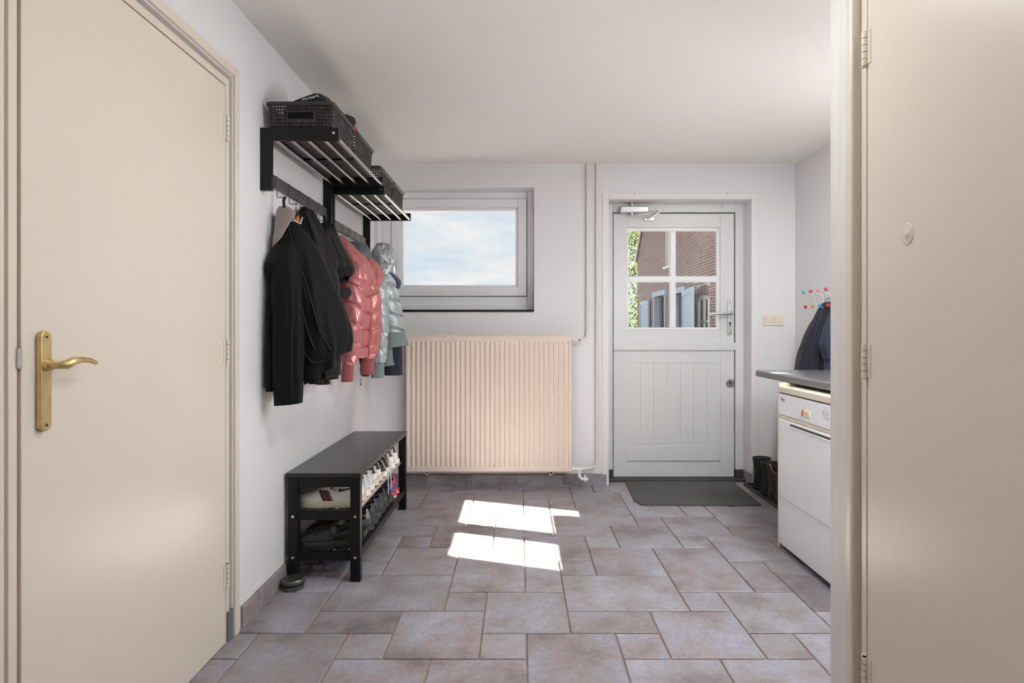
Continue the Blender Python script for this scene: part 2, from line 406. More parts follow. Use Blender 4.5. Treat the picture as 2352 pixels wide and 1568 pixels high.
# ------------------------------------------------------------------ window in the back wall
YF = 4.40
win = struct('window_1', ((WX0 + WX1) / 2, YF, 1.287), 'white framed window showing cloudy sky above the radiator', 'window')
def ring_frame(mb, x0, x1, z0, z1, wl, wr, wt, wb, y0, y1):
    mb.box(x0, x0 + wl, y0, y1, z0, z1); mb.box(x1 - wr, x1, y0, y1, z0, z1)
    mb.box(x0 + wl, x1 - wr, y0, y1, z1 - wt, z1); mb.box(x0 + wl, x1 - wr, y0, y1, z0, z0 + wb); return mb
SX0, SX1, SZ0, SZ1 = -0.966, 0.0544, 1.394, 2.128
f = ring_frame(MB(), WX0, WX1, 1.287, WZ1, SX0 - 0.004 - WX0, WX1 - SX1 - 0.004, WZ1 - SZ1 - 0.004, SZ0 - 0.004 - 1.287, YF, YF + 0.07)
f.build('window_frame', M['pvc'], win, bevel=0.004)
f = MB(); f.box(WX0, WX1, YF - 0.012, YF + 0.01, 1.287, 1.328); f.build('lower_frame_rail', M['pvc'], win, bevel=0.003)
f = ring_frame(MB(), SX0 - 0.005, SX1 + 0.005, SZ0 - 0.005, SZ1 + 0.005, .03, .03, .03, .03, YF + 0.035, YF + 0.06); f.build('gasket', M['gap'], win)
GX0, GX1, GZ0, GZ1 = -0.881, -0.030, 1.478, 2.040
sash = ring_frame(MB(), SX0, SX1, SZ0, SZ1, GX0 - SX0 - 0.018, SX1 - GX1 - 0.018, SZ1 - GZ1 - 0.022, GZ0 - SZ0 - 0.016, YF - 0.012, YF + 0.05).build('sash', M['pvc'], win, bevel=0.004)
ring_frame(MB(), GX0 - 0.018, GX1 + 0.018, GZ0 - 0.016, GZ1 + 0.022, .018, .018, .022, .016, YF + 0.004, YF + 0.05).build('glazing_bead', M['pvc'], sash, bevel=0.005)
MB().box(GX0 - 0.004, GX1 + 0.004, YF + 0.026, YF + 0.032, GZ0 - 0.004, GZ1 + 0.004).build('pane', M['glass'], sash)
h = MB(); h.box(-0.952, -0.928, YF - 0.020, YF - 0.012, 1.602, 1.690); h.cyl((-0.940, YF - 0.012, 1.668), (-0.940, YF - 0.052, 1.668), 0.009, 10)
h.tube([(-0.940, YF - 0.047, 1.672), (-0.940, YF - 0.052, 1.655), (-0.940, YF - 0.050, 1.60), (-0.940, YF - 0.046, 1.565)], 0.009, 8)
h.build('window_handle', M['alu'], sash, smooth=True, angle=40)
MB().box(WX0 - 0.0, WX1 + 0.0, YB - 0.012, YF + 0.02, 1.270, 1.2872).build('window_sill', M['sill'], win, bevel=0.003)
# ------------------------------------------------------------------ back door (two leaf stable door)
door = struct('door_1', ((DX0 + DX1) / 2, YF, 0.0), 'white two part stable door with four glass panes at the back', 'door')
LX0, LX1, LZ0, LZ1 = 0.713, 1.627, 0.0265, 2.020
f = MB(); f.box(DX0, LX0 - 0.006, YF, YF + 0.09, 0.082, DZ1); f.box(LX1 + 0.008, DX1, YF, YF + 0.09, 0.082, DZ1); f.box(LX0 - 0.006, LX1 + 0.008, YF, YF + 0.09, LZ1 + 0.009, DZ1)
f.build('door_frame', M['doorwhite'], door, bevel=0.003)
f = MB(); f.box(LX0 - 0.02, LX0 + 0.02, YF + 0.06, YF + 0.09, 0.03, LZ1); f.box(LX1 - 0.02, LX1 + 0.02, YF + 0.06, YF + 0.09, 0.03, LZ1 + 0.02); f.box(LX0, LX1, YF + 0.06, YF + 0.09, LZ1 - 0.02, LZ1 + 0.03)
f.build('door_rebate', M['gap'], door)
t = 0.048; TW = 0.048
f = MB(); f.box(DX0 - TW, DX0, YB - 0.008, YB + 0.004, 0.0, DZ1 + TW); f.box(DX1, DX1 + TW, YB - 0.008, YB + 0.004, 0.083, DZ1 + TW); f.box(DX0, DX1, YB - 0.008, YB + 0.004, DZ1, DZ1 + TW)
f.build('architrave', M['trim'], door, bevel=0.004)
f = MB(); f.box(DX0, DX1, YF - 0.065, YF + 0.06, 0.0, 0.0235); f.box(DX0, LX0 - 0.004, YF - 0.004, YF + 0.06, 0.0235, 0.083); f.box(LX1 + 0.008, DX1, YF - 0.012, YF + 0.06, 0.0235, 0.083)
f.build('threshold', M['slate'], door, bevel=0.003)
YL = YF + 0.006
# upper leaf: stiles, rails, glazing
PX = [(0.830, 1.145), (1.189, 1.503)]; PZ = [(1.157, 1.501), (1.547, 1.892)]
u = MB(); bx0, bx1, bz0, bz1 = 0.815, 1.522, 1.140, 1.915
u.box(LX0, bx0, YL, YL + 0.05, 1.012, LZ1); u.box(bx1, LX1, YL, YL + 0.05, 1.012, LZ1)
u.box(bx0, bx1, YL + 0.0012, YL + 0.05, bz1, LZ1); u.box(bx0, bx1, YL + 0.0012, YL + 0.05, 1.012, bz0)
ul = u.build('upper_leaf', M['doorwhite'], door, bevel=0.002)
g = ring_frame(MB(), bx0, bx1, bz0, bz1, PX[0][0] - bx0, bx1 - PX[1][1], bz1 - PZ[1][1], PZ[0][0] - bz0, YL + 0.008, YL + 0.045)
g.build('glazing_bead', M['pvc'], ul, bevel=0.004)
g = MB(); g.box(PX[0][1], PX[1][0], YL + 0.006, YL + 0.045, PZ[0][0], PZ[1][1]); g.build('muntin', M['pvc'], ul, bevel=0.006)
g = MB(); g.box(PX[0][0], PX[1][1], YL + 0.0065, YL + 0.0445, PZ[0][1], PZ[1][0]); g.build('muntin', M['pvc'], ul, bevel=0.006)
for px in PX:
    for pz in PZ:
        MB().box(px[0] - 0.003, px[1] + 0.003, YL + 0.024, YL + 0.030, pz[0] - 0.003, pz[1] + 0.003).build('pane', M['glass'], ul)
# lower leaf: stiles, rails and the planks between them
l = MB(); ix0, ix1 = 0.816, 1.524
l.box(LX0, ix0, YL, YL + 0.05, LZ0, 1.010); l.box(ix1, LX1, YL, YL + 0.05, LZ0, 1.010)
l.box(ix0, ix1, YL + 0.0015, YL + 0.05, 0.889, 1.010); l.box(ix0, ix1, YL + 0.0015, YL + 0.05, LZ0, 0.129)
l.box(ix0, ix1, YL + 0.016, YL + 0.05, 0.129, 0.889)
ll = l.build('lower_leaf', M['doorwhite'], door, bevel=0.001)
pw = (ix1 - ix0) / 7
for i in range(7):
    MB().box(ix0 + i * pw + 0.0003, ix0 + (i + 1) * pw - 0.0003, YL + 0.0035, YL + 0.018, 0.2685, 0.8888).build('plank', M['doorwhite'], ll, bevel=0.0012)
MB().box(ix0, ix1, YL + 0.0005, YL + 0.02, 0.146, 0.2675).build('kick_rail', M['doorwhite'], ll, bevel=0.004)
MB().box(LX0 - 0.002, LX1 + 0.010, YL - 0.016, YL + 0.004, 0.985, 1.041).build('weather_bar', M['doorwhite'], door, bevel=0.003)
lk = MB(); lk.cyl((1.596, YL + 0.002, 0.734), (1.596, YL - 0.010, 0.734), 0.030, 28)
lock = lk.build('lock_rosette', M['alu'], ll, smooth=True, angle=40)
k = MB(); k.cyl((1.596, YL - 0.009, 0.740), (1.596, YL - 0.0115, 0.740), 0.009, 14); k.box(1.5925, 1.5995, YL - 0.0115, YL - 0.009, 0.722, 0.738)
for sx in (-0.021, 0.021): k.cyl((1.596 + sx, YL - 0.009, 0.734), (1.596 + sx, YL - 0.0115, 0.734), 0.004, 10)
k.build('keyhole', M['darkslot'], lock)
p = MB(); p.box(1.575, 1.609, YL - 0.010, YL + 0.001, 1.104, 1.358); plate = p.build('handle_plate', M['alu'], ul, bevel=0.003)
p = MB(); p.cyl((1.592, YL - 0.008, 1.262), (1.592, YL - 0.050, 1.262), 0.011, 14)
p.tube([(1.600, YL - 0.048, 1.262), (1.575, YL - 0.050, 1.263), (1.520, YL - 0.050, 1.262), (1.430, YL - 0.046, 1.258)], 0.0105, 10)
p.build('lever', M['alu'], plate, smooth=True, angle=50)
p = MB()
for zz_, r_ in ((1.342, 0.0045), (1.240, 0.004), (1.118, 0.0045)): p.cyl((1.592, YL - 0.009, zz_), (1.592, YL - 0.0108, zz_), r_, 12)
p.cyl((1.592, YL - 0.009, 1.190), (1.592, YL - 0.0112, 1.190), 0.008, 14); p.box(1.588, 1.596, YL - 0.0112, YL - 0.009, 1.166, 1.188)
p.build('keyhole', M['darkslot'], plate)
# closer on the head of the frame
dc = thing('door_closer', (0.86, YF, 2.018), 'silver arm door closer on the head of the back door frame', 'door closer')
c = MB(); c.box(0.757, 0.968, YF - 0.058, YF + 0.001, 2.018, 2.064); c.build('closer_body', M['alu'], dc, bevel=0.006)
c = MB(); c.cyl((0.845, YF - 0.03, 2.0635), (0.845, YF - 0.03, 2.092), 0.012, 14); c.build('spindle', M['alu'], dc, smooth=True, angle=40)
MB().cyl((0.845, YF - 0.03, 2.019), (0.845, YF - 0.03, 1.998), 0.013, 14).build('spindle', M['alu'], dc, smooth=True, angle=40)
c = MB(); c.tube([(0.845, YF - 0.03, 2.004), (0.95, YF - 0.10, 2.006), (1.022, YF - 0.15, 2.006)], 0.0065, 8)
c.build('main_arm', M['chrome'], dc, smooth=True, angle=40)
c = MB(); c.cyl((1.022, YF - 0.15, 2.012), (1.022, YF - 0.15, 1.994), 0.009, 12); c.tube([(1.022, YF - 0.15, 1.998), (0.985, YF - 0.06, 1.984), (0.972, YF - 0.004, 1.978)], 0.006, 8); c.box(0.948, 1.018, YF - 0.008, YF + 0.0055, 1.968, 1.986)
c.build('fore_arm', M['chrome'], dc, smooth=True, angle=40)
# three little screw hooks around the door head
for (hx, hz, hy, lb) in ((0.838, 2.128, YB - 0.008, 'tiny screw hook on the door trim above the closer'), (1.518, 2.132, YB - 0.008, 'tiny screw hook on the right end of the door trim'), (1.531, 2.072, YF, 'tiny screw hook on the frame head under the trim')):
    m_ = MB(); m_.tube([(hx, hy + 0.001, hz), (hx, hy - 0.012, hz), (hx, hy - 0.016, hz + 0.004), (hx + 0.004, hy - 0.016, hz + 0.012), (hx + 0.007, hy - 0.012, hz + 0.014)], 0.0016, 6)
    tag(m_.build('screw_hook', M['hookmetal'], smooth=True), lb, 'hook', 'screw hooks around the back door')
# light switch
sw = thing('light_switch', (1.858, YB, 1.172), 'cream double light switch on the wall right of the back door', 'light switch')
MB().box(1.780, 1.937, YB - 0.009, YB, 1.172, 1.252).build('switch_plate', M['switch'], sw, bevel=0.003)
for a in (1.796, 1.863): 
    r_ = MB(); r_.add([(a, YB - 0.008, 1.190), (a + 0.058, YB - 0.008, 1.190), (a + 0.058, YB - 0.008, 1.236), (a, YB - 0.008, 1.236), (a, YB - 0.013, 1.190), (a + 0.058, YB - 0.013, 1.190), (a + 0.058, YB - 0.017, 1.236), (a, YB - 0.017, 1.236)],
                     [(0, 3, 2, 1), (4, 5, 6, 7), (0, 1, 5, 4), (1, 2, 6, 5), (2, 3, 7, 6), (3, 0, 4, 7)]); r_.build('rocker', M['switch'], sw, bevel=0.002)

# ------------------------------------------------------------------ interior doors left and right
def hall_door(n, side, xf, yh, yn, label, lever):
    """flush door lying in a wall parallel to y; hinges at yh (far end), lock side at yn"""
    s = side; d = struct('door_%d' % n, (xf, (yh + yn) / 2, 0), label, 'door')
    sx = lambda a: xf + s * a             # +a goes into the wall, -a into the room
    leaf = MB().box(sx(0), sx(0.04), yn + 0.003, yh - 0.003, 0.006, 2.022).build('leaf', M['cream'], d, bevel=0.0025)
    fw = 0.026
    fr = MB(); fr.box(sx(0.002), sx(0.10), yh + 0.004, yh + fw, 0, 2.055); fr.box(sx(0.002), sx(0.10), yn - fw, yn - 0.004, 0, 2.055); fr.box(sx(0.002), sx(0.10), yn - 0.004, yh + 0.004, 2.028, 2.055)
    fr.build('door_frame', M['cream'], d, bevel=0.002)
    g_ = MB(); g_.box(sx(0.03), sx(0.09), yh - 0.01, yh + 0.012, 0.0, 2.04); g_.box(sx(0.03), sx(0.09), yn - 0.012, yn + 0.01, 0.0, 2.04); g_.box(sx(0.041), sx(0.09), yn, yh, 2.012, 2.045); g_.build('door_rebate', M['gap'], d)
    a0 = fw + 0.022; a1 = a0 + 0.034
    rb = MB(); rb.box(sx(0.024), sx(0.10), yh + fw, yh + a0, 0, 2.077); rb.box(sx(0.024), sx(0.10), yn - a0, yn - fw, 0, 2.077); rb.box(sx(0.024), sx(0.10), yn - fw, yh + fw, 2.055, 2.077)
    rb.build('frame_groove', M['cream'], d)
    ar = MB(); ar.box(sx(-0.012), sx(0.10), yh + a0, yh + a1, 0, 2.077 + 0.034)
    ar.box(sx(-0.012), sx(0.10), yn - a1, yn - a0, 0, 2.077 + 0.034); ar.box(sx(-0.012), sx(0.10), yn - a0, yh + a0, 2.077, 2.077 + 0.034)
    ar.build('architrave', M['cream'], d, bevel=0.006)
    for z in (0.250, 1.060, 1.868):
        hg = MB(); cx_, cy_ = sx(-0.005), yh + 0.0
        for i in range(5):
            hg.cyl((cx_, cy_, z - 0.044 + i * 0.0178), (cx_, cy_, z - 0.044 + i * 0.0178 + 0.0158), 0.0072, 12)
        MB().cyl((cx_, cy_, z - 0.043), (cx_, cy_, z + 0.043), 0.0055, 10).build('hinge_pin', M['kick'], leaf)
        hg.box(sx(-0.002), sx(0.002), yh - 0.020, yh + 0.02, z - 0.042, z + 0.042)
        hg.build('hinge', M['cream'], leaf, smooth=True, angle=40)
    return d, leaf, sx
dl, leaf_l, sx = hall_door(2, -1, XL, 2.107, 1.237, 'cream flush door with brass lever in the left wall', True)
MB().box(sx(-0.004), sx(0.05), 2.113, 2.150, 0.0, 0.112).build('kick_plate', M['kick'], dl, bevel=0.001)
MB().box(sx(-0.003), sx(0.004), 1.230, 1.2405, 1.058, 1.10).build('strike_plate', M['alu'], dl)
# brass long plate and curved lever
bp = MB(); prof = []
y0, y1, z0, z1 = 1.277, 1.3065, 0.915, 1.137
for i in range(9):
    a = PI * i / 8; prof.append(((y0 + y1) / 2 + (y1 - y0) / 2 * math.cos(a), z1 - 0.012 + 0.012 * math.sin(a)))
for i in range(9):
    a = PI + PI * i / 8; prof.append(((y0 + y1) / 2 + (y1 - y0) / 2 * math.cos(a), z0 + 0.012 + 0.012 * math.sin(a)))
bp.prism(prof, 'x', XL, XL + 0.0125)
plate = bp.build('handle_plate', M['brass'], leaf_l, bevel=0.002)
lv = MB(); lv.cyl((XL + 0.012, 1.292, 1.061), (XL + 0.022, 1.292, 1.061), 0.013, 18)
lv.tube([(XL + 0.018, 1.292, 1.061), (XL + 0.040, 1.293, 1.061), (XL + 0.050, 1.300, 1.062), (XL + 0.052, 1.318, 1.069), (XL + 0.050, 1.345, 1.071), (XL + 0.047, 1.375, 1.068), (XL + 0.044, 1.400, 1.060)],
        0.008, 12, rad=[0.0085, 0.0085, 0.0105, 0.0095, 0.007, 0.006, 0.0045])
lv.build('lever', M['brass'], plate, smooth=True, angle=60)
for z in (1.124, 0.928): MB().cyl((XL + 0.012, 1.292, z), (XL + 0.0132, 1.292, z), 0.0032, 10).build('screw', M['darkslot'], plate)
dr, leaf_r, sx = hall_door(3, 1, 0.90, 1.507, 0.632, 'cream flush door with hinges at the right edge of the hall', False)
# suction cup stuck on the right door
M['clearcup'] = mat('clear_plastic', (212, 202, 188), 0.25)
s_ = MB(); cc = Vector((0.90, 1.347, 1.362)); rings = []
for (r, dx) in ((0.026, -0.0002), (0.0255, -0.0012), (0.022, -0.0016), (0.008, -0.002), (0.006, -0.004), (0.003, -0.0045)):
    rings.append([(cc.x + dx, cc.y + r * 0.8 * math.cos(2 * PI * j / 24), cc.z + r * math.sin(2 * PI * j / 24)) for j in range(24)])
s_.loft(rings); tag(s_.build('suction_cup', M['clearcup'], smooth=True), 'clear plastic suction cup stuck on the right hand door', 'suction cup')
# ------------------------------------------------------------------ radiator and pipes
rad = thing('radiator', (-0.218, 4.19, 0.115), 'large beige ribbed panel radiator under the window', 'radiator')
RX0, RX1, RZ0, RZ1, RY = -0.810, 0.374, 0.115, 1.1026, 4.160
nr = 33; fz0, fz1 = 0.159, 1.056; mgn = 0.012
pr = [(RX0, 0.0), (RX0 + mgn, 0.0)]
pit = (RX1 - RX0 - 2 * mgn) / nr
for i in range(nr):
    a = RX0 + mgn + i * pit
    pr += [(a + pit * 0.10, 0.0), (a + pit * 0.26, 0.009), (a + pit * 0.62, 0.009), (a + pit * 0.78, 0.0)]
pr += [(RX1 - mgn, 0.0), (RX1, 0.0)]
rows = [(RZ0 + 0.004, 0.0, 0.006), (RZ0 + 0.012, 0.0, 0.0), (fz0, 0.0, 0.0), (fz0 + 0.016, 1.0, 0.0), (fz1 - 0.016, 1.0, 0.0), (fz1, 0.0, 0.0), (RZ1 - 0.010, 0.0, 0.0), (RZ1, 0.0, 0.008)]
m_ = MB(); m_.loft([[(x, RY + d * k + e, z) for x, d in pr] for z, k, e in rows], closed=False)
o = m_.build('front_panel', M['radiator'], rad, smooth=True, angle=28)
m_ = MB(); m_.box(RX0 + 0.001, RX1 - 0.001, RY + 0.010, RY + 0.062, RZ0 + 0.006, RZ1 - 0.012); m_.build('back_panel', M['radiator'], rad, bevel=0.004)
m_ = MB()
for i in range(30):
    a = RX0 + 0.02 + i * (RX1 - RX0 - 0.04) / 30; m_.box(a, a + 0.030, RY + 0.012, RY + 0.058, RZ1 - 0.014, RZ1 - 0.006)
m_.box(RX0, RX0 + 0.012, RY + 0.004, RY + 0.064, RZ0 + 0.004, RZ1 - 0.002); m_.box(RX1 - 0.012, RX1, RY + 0.004, RY + 0.064, RZ0 + 0.004, RZ1 - 0.002)
m_.build('top_grille', M['radiator'], rad)
for bx in (-0.667, 0.228):
    m_ = ring_frame(MB(), bx - 0.012, bx + 0.012, RZ0 - 0.018, RZ0 + 0.006, .004, .004, .004, .004, RY + 0.02, YB - 0.004); m_.build('bracket', M['radiator'], rad)
m_ = MB(); m_.cyl((RX1 - 0.01, RY + 0.035, 1.066), (RX1 + 0.055, RY + 0.035, 1.066), 0.008, 12); m_.cyl((RX1 + 0.004, RY + 0.035, 1.066), (RX1 + 0.018, RY + 0.035, 1.066), 0.013, 6); m_.cyl((RX1 + 0.030, RY + 0.035, 1.066), (RX1 + 0.042, RY + 0.035, 1.066), 0.012, 6)
m_.sphere((RX1 + 0.058, RY + 0.035, 1.066), 0.015, 12, 8); m_.build('feed_coupling', M['pipe'], rad, smooth=True, angle=40)
M['rust'] = mat('rusty_screw', (120, 74, 34), 0.7)
m_ = MB(); m_.cyl((RX1 + 0.058, RY + 0.021, 1.066), (RX1 + 0.058, RY + 0.018, 1.066), 0.006, 10); m_.build('rusty_screw', M['rust'], rad)
m_ = MB(); zv = 0.138; yv = RY + 0.02
m_.cyl((RX1 - 0.01, yv, zv), (RX1 + 0.03, yv, zv), 0.013, 12); m_.cyl((RX1 + 0.008, yv, zv), (RX1 + 0.022, yv, zv), 0.017, 6)
m_.cyl((RX1 + 0.03, yv, zv), (RX1 + 0.075, yv, zv), 0.014, 12); m_.cyl((RX1 + 0.055, yv, zv + 0.012), (RX1 + 0.055, yv, zv - 0.035), 0.013, 12)
m_.tube([(RX1 + 0.055, yv, zv - 0.025), (RX1 + 0.056, yv - 0.004, zv - 0.050), (RX1 + 0.070, yv - 0.010, zv - 0.068), (RX1 + 0.095, yv - 0.014, zv - 0.072)], 0.012, 10)
m_.cyl((RX1 + 0.088, yv - 0.014, zv - 0.072), (RX1 + 0.104, yv - 0.014, zv - 0.071), 0.019, 8); m_.cyl((RX1 + 0.104, yv - 0.014, zv - 0.071), (RX1 + 0.118, yv - 0.014, zv - 0.071), 0.014, 10)
m_.cyl((RX1 + 0.096, yv - 0.014, zv - 0.055), (RX1 + 0.096, yv - 0.014, zv - 0.040), 0.009, 8)
m_.build('drain_valve', M['trim'], rad, smooth=True, angle=40)
yp = 4.240
hp = thing('heating_pipe', (0.495, yp, 1.066), 'painted heating pipe running from ceiling to the radiator top', 'pipe')
m_ = MB(); m_.tube([(0.495, yp, ZC), (0.495, yp, 1.135), (0.493, yp - 0.002, 1.105), (0.482, yp - 0.012, 1.080), (0.462, yp - 0.030, 1.068), (RX1 + 0.060, RY + 0.035, 1.066)], 0.009, 12); m_.build('pipe', M['pipe'], hp, smooth=True, angle=50)
m_ = MB(); m_.cyl((0.495, yp, 1.390), (0.495, yp, 1.404), 0.0125, 14); m_.box(0.490, 0.500, yp, YB, 1.391, 1.403); m_.build('pipe_clip', M['pipe'], hp)
hp = thing('heating_pipe', (0.565, yp, 0.138), 'painted heating pipe running from ceiling down to the drain valve', 'pipe')
m_ = MB(); m_.tube([(0.565, yp, ZC), (0.565, yp, 0.185), (0.562, yp, 0.160), (0.548, yp - 0.008, 0.143), (0.52, yp - 0.025, 0.138), (RX1 + 0.070, RY + 0.02, 0.138)], 0.009, 12); m_.build('pipe', M['pipe'], hp, smooth=True, angle=50)
m_ = MB(); m_.cyl((0.565, yp, 1.390), (0.565, yp, 1.404), 0.0125, 14); m_.box(0.560, 0.570, yp, YB, 1.391, 1.403); m_.build('pipe_clip', M['pipe'], hp)

# ------------------------------------------------------------------ doormat, worktop, dryer
ym = 4.332
m_ = MB(); m_.prism([(0.79, ym), (1.595, ym), (1.560, 3.75), (0.786, 3.76), (0.776, 3.83), (0.758, 3.838)], 'z', 0.0035, 0.013)
dm = m_.build('doormat', M['mat'], bevel=0.002); tag(dm, 'dark charcoal doormat lying before the back door', 'doormat')
wt = thing('worktop', (1.71, 2.6, 0.862), 'grey laminate worktop over the dryer', 'worktop')
XW = 1.410; pts = [(XR - 0.003, 0.900)]
for i in range(6):
    a = PI / 2 + PI / 2 * i / 5; pts.append((XW + 0.011 + 0.011 * math.cos(a), 0.889 + 0.011 * math.sin(a)))
for i in range(6):
    a = PI + PI / 2 * i / 5; pts.append((XW + 0.008 + 0.008 * math.cos(a), 0.870 + 0.008 * math.sin(a)))
pts.append((XR - 0.003, 0.862))
m_ = MB(); m_.prism(pts, 'y', 1.675, 3.470); m_.build('top_board', M['worktop'], wt, smooth=True, angle=35)
m_ = MB(); m_.box(1.362, XR - 0.003, 3.046, 3.064, 0.0, 0.862); m_.build('side_panel', M['dryercream'], wt, bevel=0.001)
dx = 1.352; dy0, dy1 = 2.437, 3.038
dr_ = thing('tumble_dryer', (1.66, (dy0 + dy1) / 2, 0), 'white front loading dryer under the worktop with cream top', 'dryer')
m_ = MB(); m_.box(dx + 0.012, 1.97, dy0, dy1, 0.03, 0.812); body = m_.build('body', M['dryer'], dr_, bevel=0.004)
m_ = MB(); m_.box(dx + 0.002, 1.97, dy0 - 0.001, dy1 + 0.001, 0.8155, 0.846); m_.build('lid', M['dryercream'], dr_, bevel=0.003)
m_ = MB(); m_.box(dx + 0.010, 1.96, dy0 + 0.003, dy1 - 0.003, 0.811, 0.817); m_.build('lid_gap', M['gap'], dr_)
ysp = 2.792
cp = MB().box(dx, dx + 0.02, ysp + 0.0015, dy1 - 0.002, 0.702, 0.808).build('drawer_front', M['dryer'], dr_, bevel=0.003)
cp2 = MB().box(dx, dx + 0.02, dy0 + 0.002, ysp - 0.0015, 0.702, 0.808).build('control_panel', M['dryer'], dr_, bevel=0.003)
MB().box(dx + 0.002, dx + 0.02, dy0 + 0.002, dy1 - 0.002, 0.684, 0.7005).build('rail', M['dryercream'], dr_, bevel=0.002)
# big flap: bulged door, slot, lower panel
fl_ = MB().box(dx - 0.002, dx + 0.016, dy0 + 0.012, dy1 - 0.040, 0.277, 0.680).build('door', M['dryer'], dr_, bevel=0.005)
MB().box(dx - 0.006, dx + 0.002, dy0 + 0.03, 2.905, 0.652, 0.660).build('grip_lip', M['dryer'], fl_, bevel=0.002)
MB().box(dx - 0.0035, dx + 0.002, dy0 + 0.03, 2.895, 0.6605, 0.670).build('grip_slot', M['darkslot'], fl_)
MB().box(dx + 0.002, dx + 0.016, dy0 + 0.002, dy1 - 0.002, 0.032, 0.682).build('front_panel', M['dryer'], dr_, bevel=0.003)
m_ = MB(); m_.box(dx + 0.05, 1.95, dy0 + 0.02, dy1 - 0.02, 0.0, 0.04); m_.build('plinth', M['darkslot'], dr_)
ys = [2.768, 2.747, 2.727, 2.707]
for i, y in enumerate(ys):
    m_ = MB(); m_.box(dx - 0.007, dx + 0.002, y - 0.007, y + 0.007, 0.729, 0.759); b_ = m_.build('push_button', M['orange' if i == 0 else 'ivory'], cp2, bevel=0.003)
m_ = MB()
for z in (0.778, 0.7705, 0.763, 0.7555): m_.cyl((dx + 0.001, 2.588, z), (dx - 0.0008, 2.588, z), 0.0022, 8)
for i, z in enumerate((0.786, 0.777, 0.769, 0.761, 0.752, 0.744)): m_.box(dx - 0.0004, dx + 0.001, 2.578 - 0.03 - 0.006 * (i % 3), 2.578, z, z + 0.0012)
m_.build('printed_scale', M['print'], cp2)
R = Matrix(((0, 0, -1, dx - 0.0003), (-1, 0, 0, 3.008), (0, 1, 0, 0.776), (0, 0, 0, 1)))
text_mesh('lettering', 'Miele', 0.021, M['print'], cp, R)
m_ = MB(); m_.box(dx - 0.0004, dx + 0.001, 2.962, 3.006, 0.770, 0.771); m_.build('fine_print', M['print'], cp)

# ------------------------------------------------------------------ hook rail with coloured balls on the right wall
M['wire'] = mat('white_wire', (205, 204, 202), 0.35, metal=0.3)
BC = {'blue': (64, 168, 200), 'red': (206, 48, 62), 'pink': (222, 120, 148), 'crimson': (198, 38, 92), 'yellow': (214, 166, 40)}
for k_, v_ in BC.items(): M['ball_' + k_] = mat('ball_' + k_, v_, 0.35)
hr = thing('ball_hook_rack', (1.99, 3.72, 1.28), 'wire coat hooks with coloured balls on the right wall', 'coat rack')
m_ = MB(); m_.tube([(2.008, 3.86, 1.345), (2.008, 3.30, 1.345)], 0.0028, 8); m_.tube([(2.008, 3.86, 1.300), (2.008, 3.30, 1.300)], 0.0028, 8)
for y in (3.80, 3.34):
    m_.cyl((2.02, y, 1.345), (2.004, y, 1.345), 0.006, 10)
m_.build('rail', M['wire'], hr, smooth=True)
tops = ['blue', 'red', 'pink', 'crimson', 'yellow', 'blue']; bots = ['crimson', 'yellow', 'blue', 'red', 'pink', 'crimson']
for i in range(6):
    y = 3.865 - i * 0.095; yb_ = y + 0.008
    m_ = MB(); m_.tube([(2.006, y - 0.03, 1.345), (2.004, y - 0.03, 1.300), (1.985, y - 0.028, 1.286), (1.965, y - 0.022, 1.296), (1.960, y - 0.018, 1.330), (1.958, y - 0.012, 1.362), (1.94, y - 0.004, 1.374), (1.905, y + 0.03, 1.390)], 0.0024, 8)
    m_.tube([(1.985, y - 0.028, 1.286), (1.965, y, 1.272), (1.945, y + 0.025, 1.276), (1.932, y + 0.06, 1.291)], 0.0024, 8)
    hk = m_.build('double_hook', M['wire'], hr, smooth=True)
    MB().sphere((1.905, y + 0.032, 1.391), 0.0115, 14, 10).build('ball', M['ball_' + tops[i]], hk, smooth=True)
    MB().sphere((1.932, y + 0.062, 1.293), 0.0115, 14, 10).build('ball', M['ball_' + bots[i]], hk, smooth=True)

# ------------------------------------------------------------------ boots on a tray
M['bootblack'] = mat('black_leather', (26, 25, 26), 0.5, bump=0.2, bscale=50)
M['bootbrown'] = mat('dark_brown_leather', (52, 42, 38), 0.55, bump=0.25, bscale=45)
M['zip'] = mat('brass_zip', (196, 176, 132), 0.4, metal=0.5)
tr_ = thing('boot_tray', (1.825, 3.94, 0.003), 'flat dark boot tray on the floor beside the dryer', 'tray')
MB().box(1.640, 2.005, 3.640, 4.238, 0.0035, 0.009).build('tray_base', M['slate'], tr_)
m_ = MB(); m_.box(1.636, 1.646, 3.636, 4.242, 0.0035, 0.024); m_.box(2.0, 2.008, 3.636, 4.242, 0.0035, 0.024); m_.box(1.646, 2.0, 3.636, 3.644, 0.0035, 0.024); m_.box(1.646, 2.0, 4.234, 4.242, 0.0035, 0.024)
m_.build('tray_rim', M['slate'], tr_, bevel=0.002)
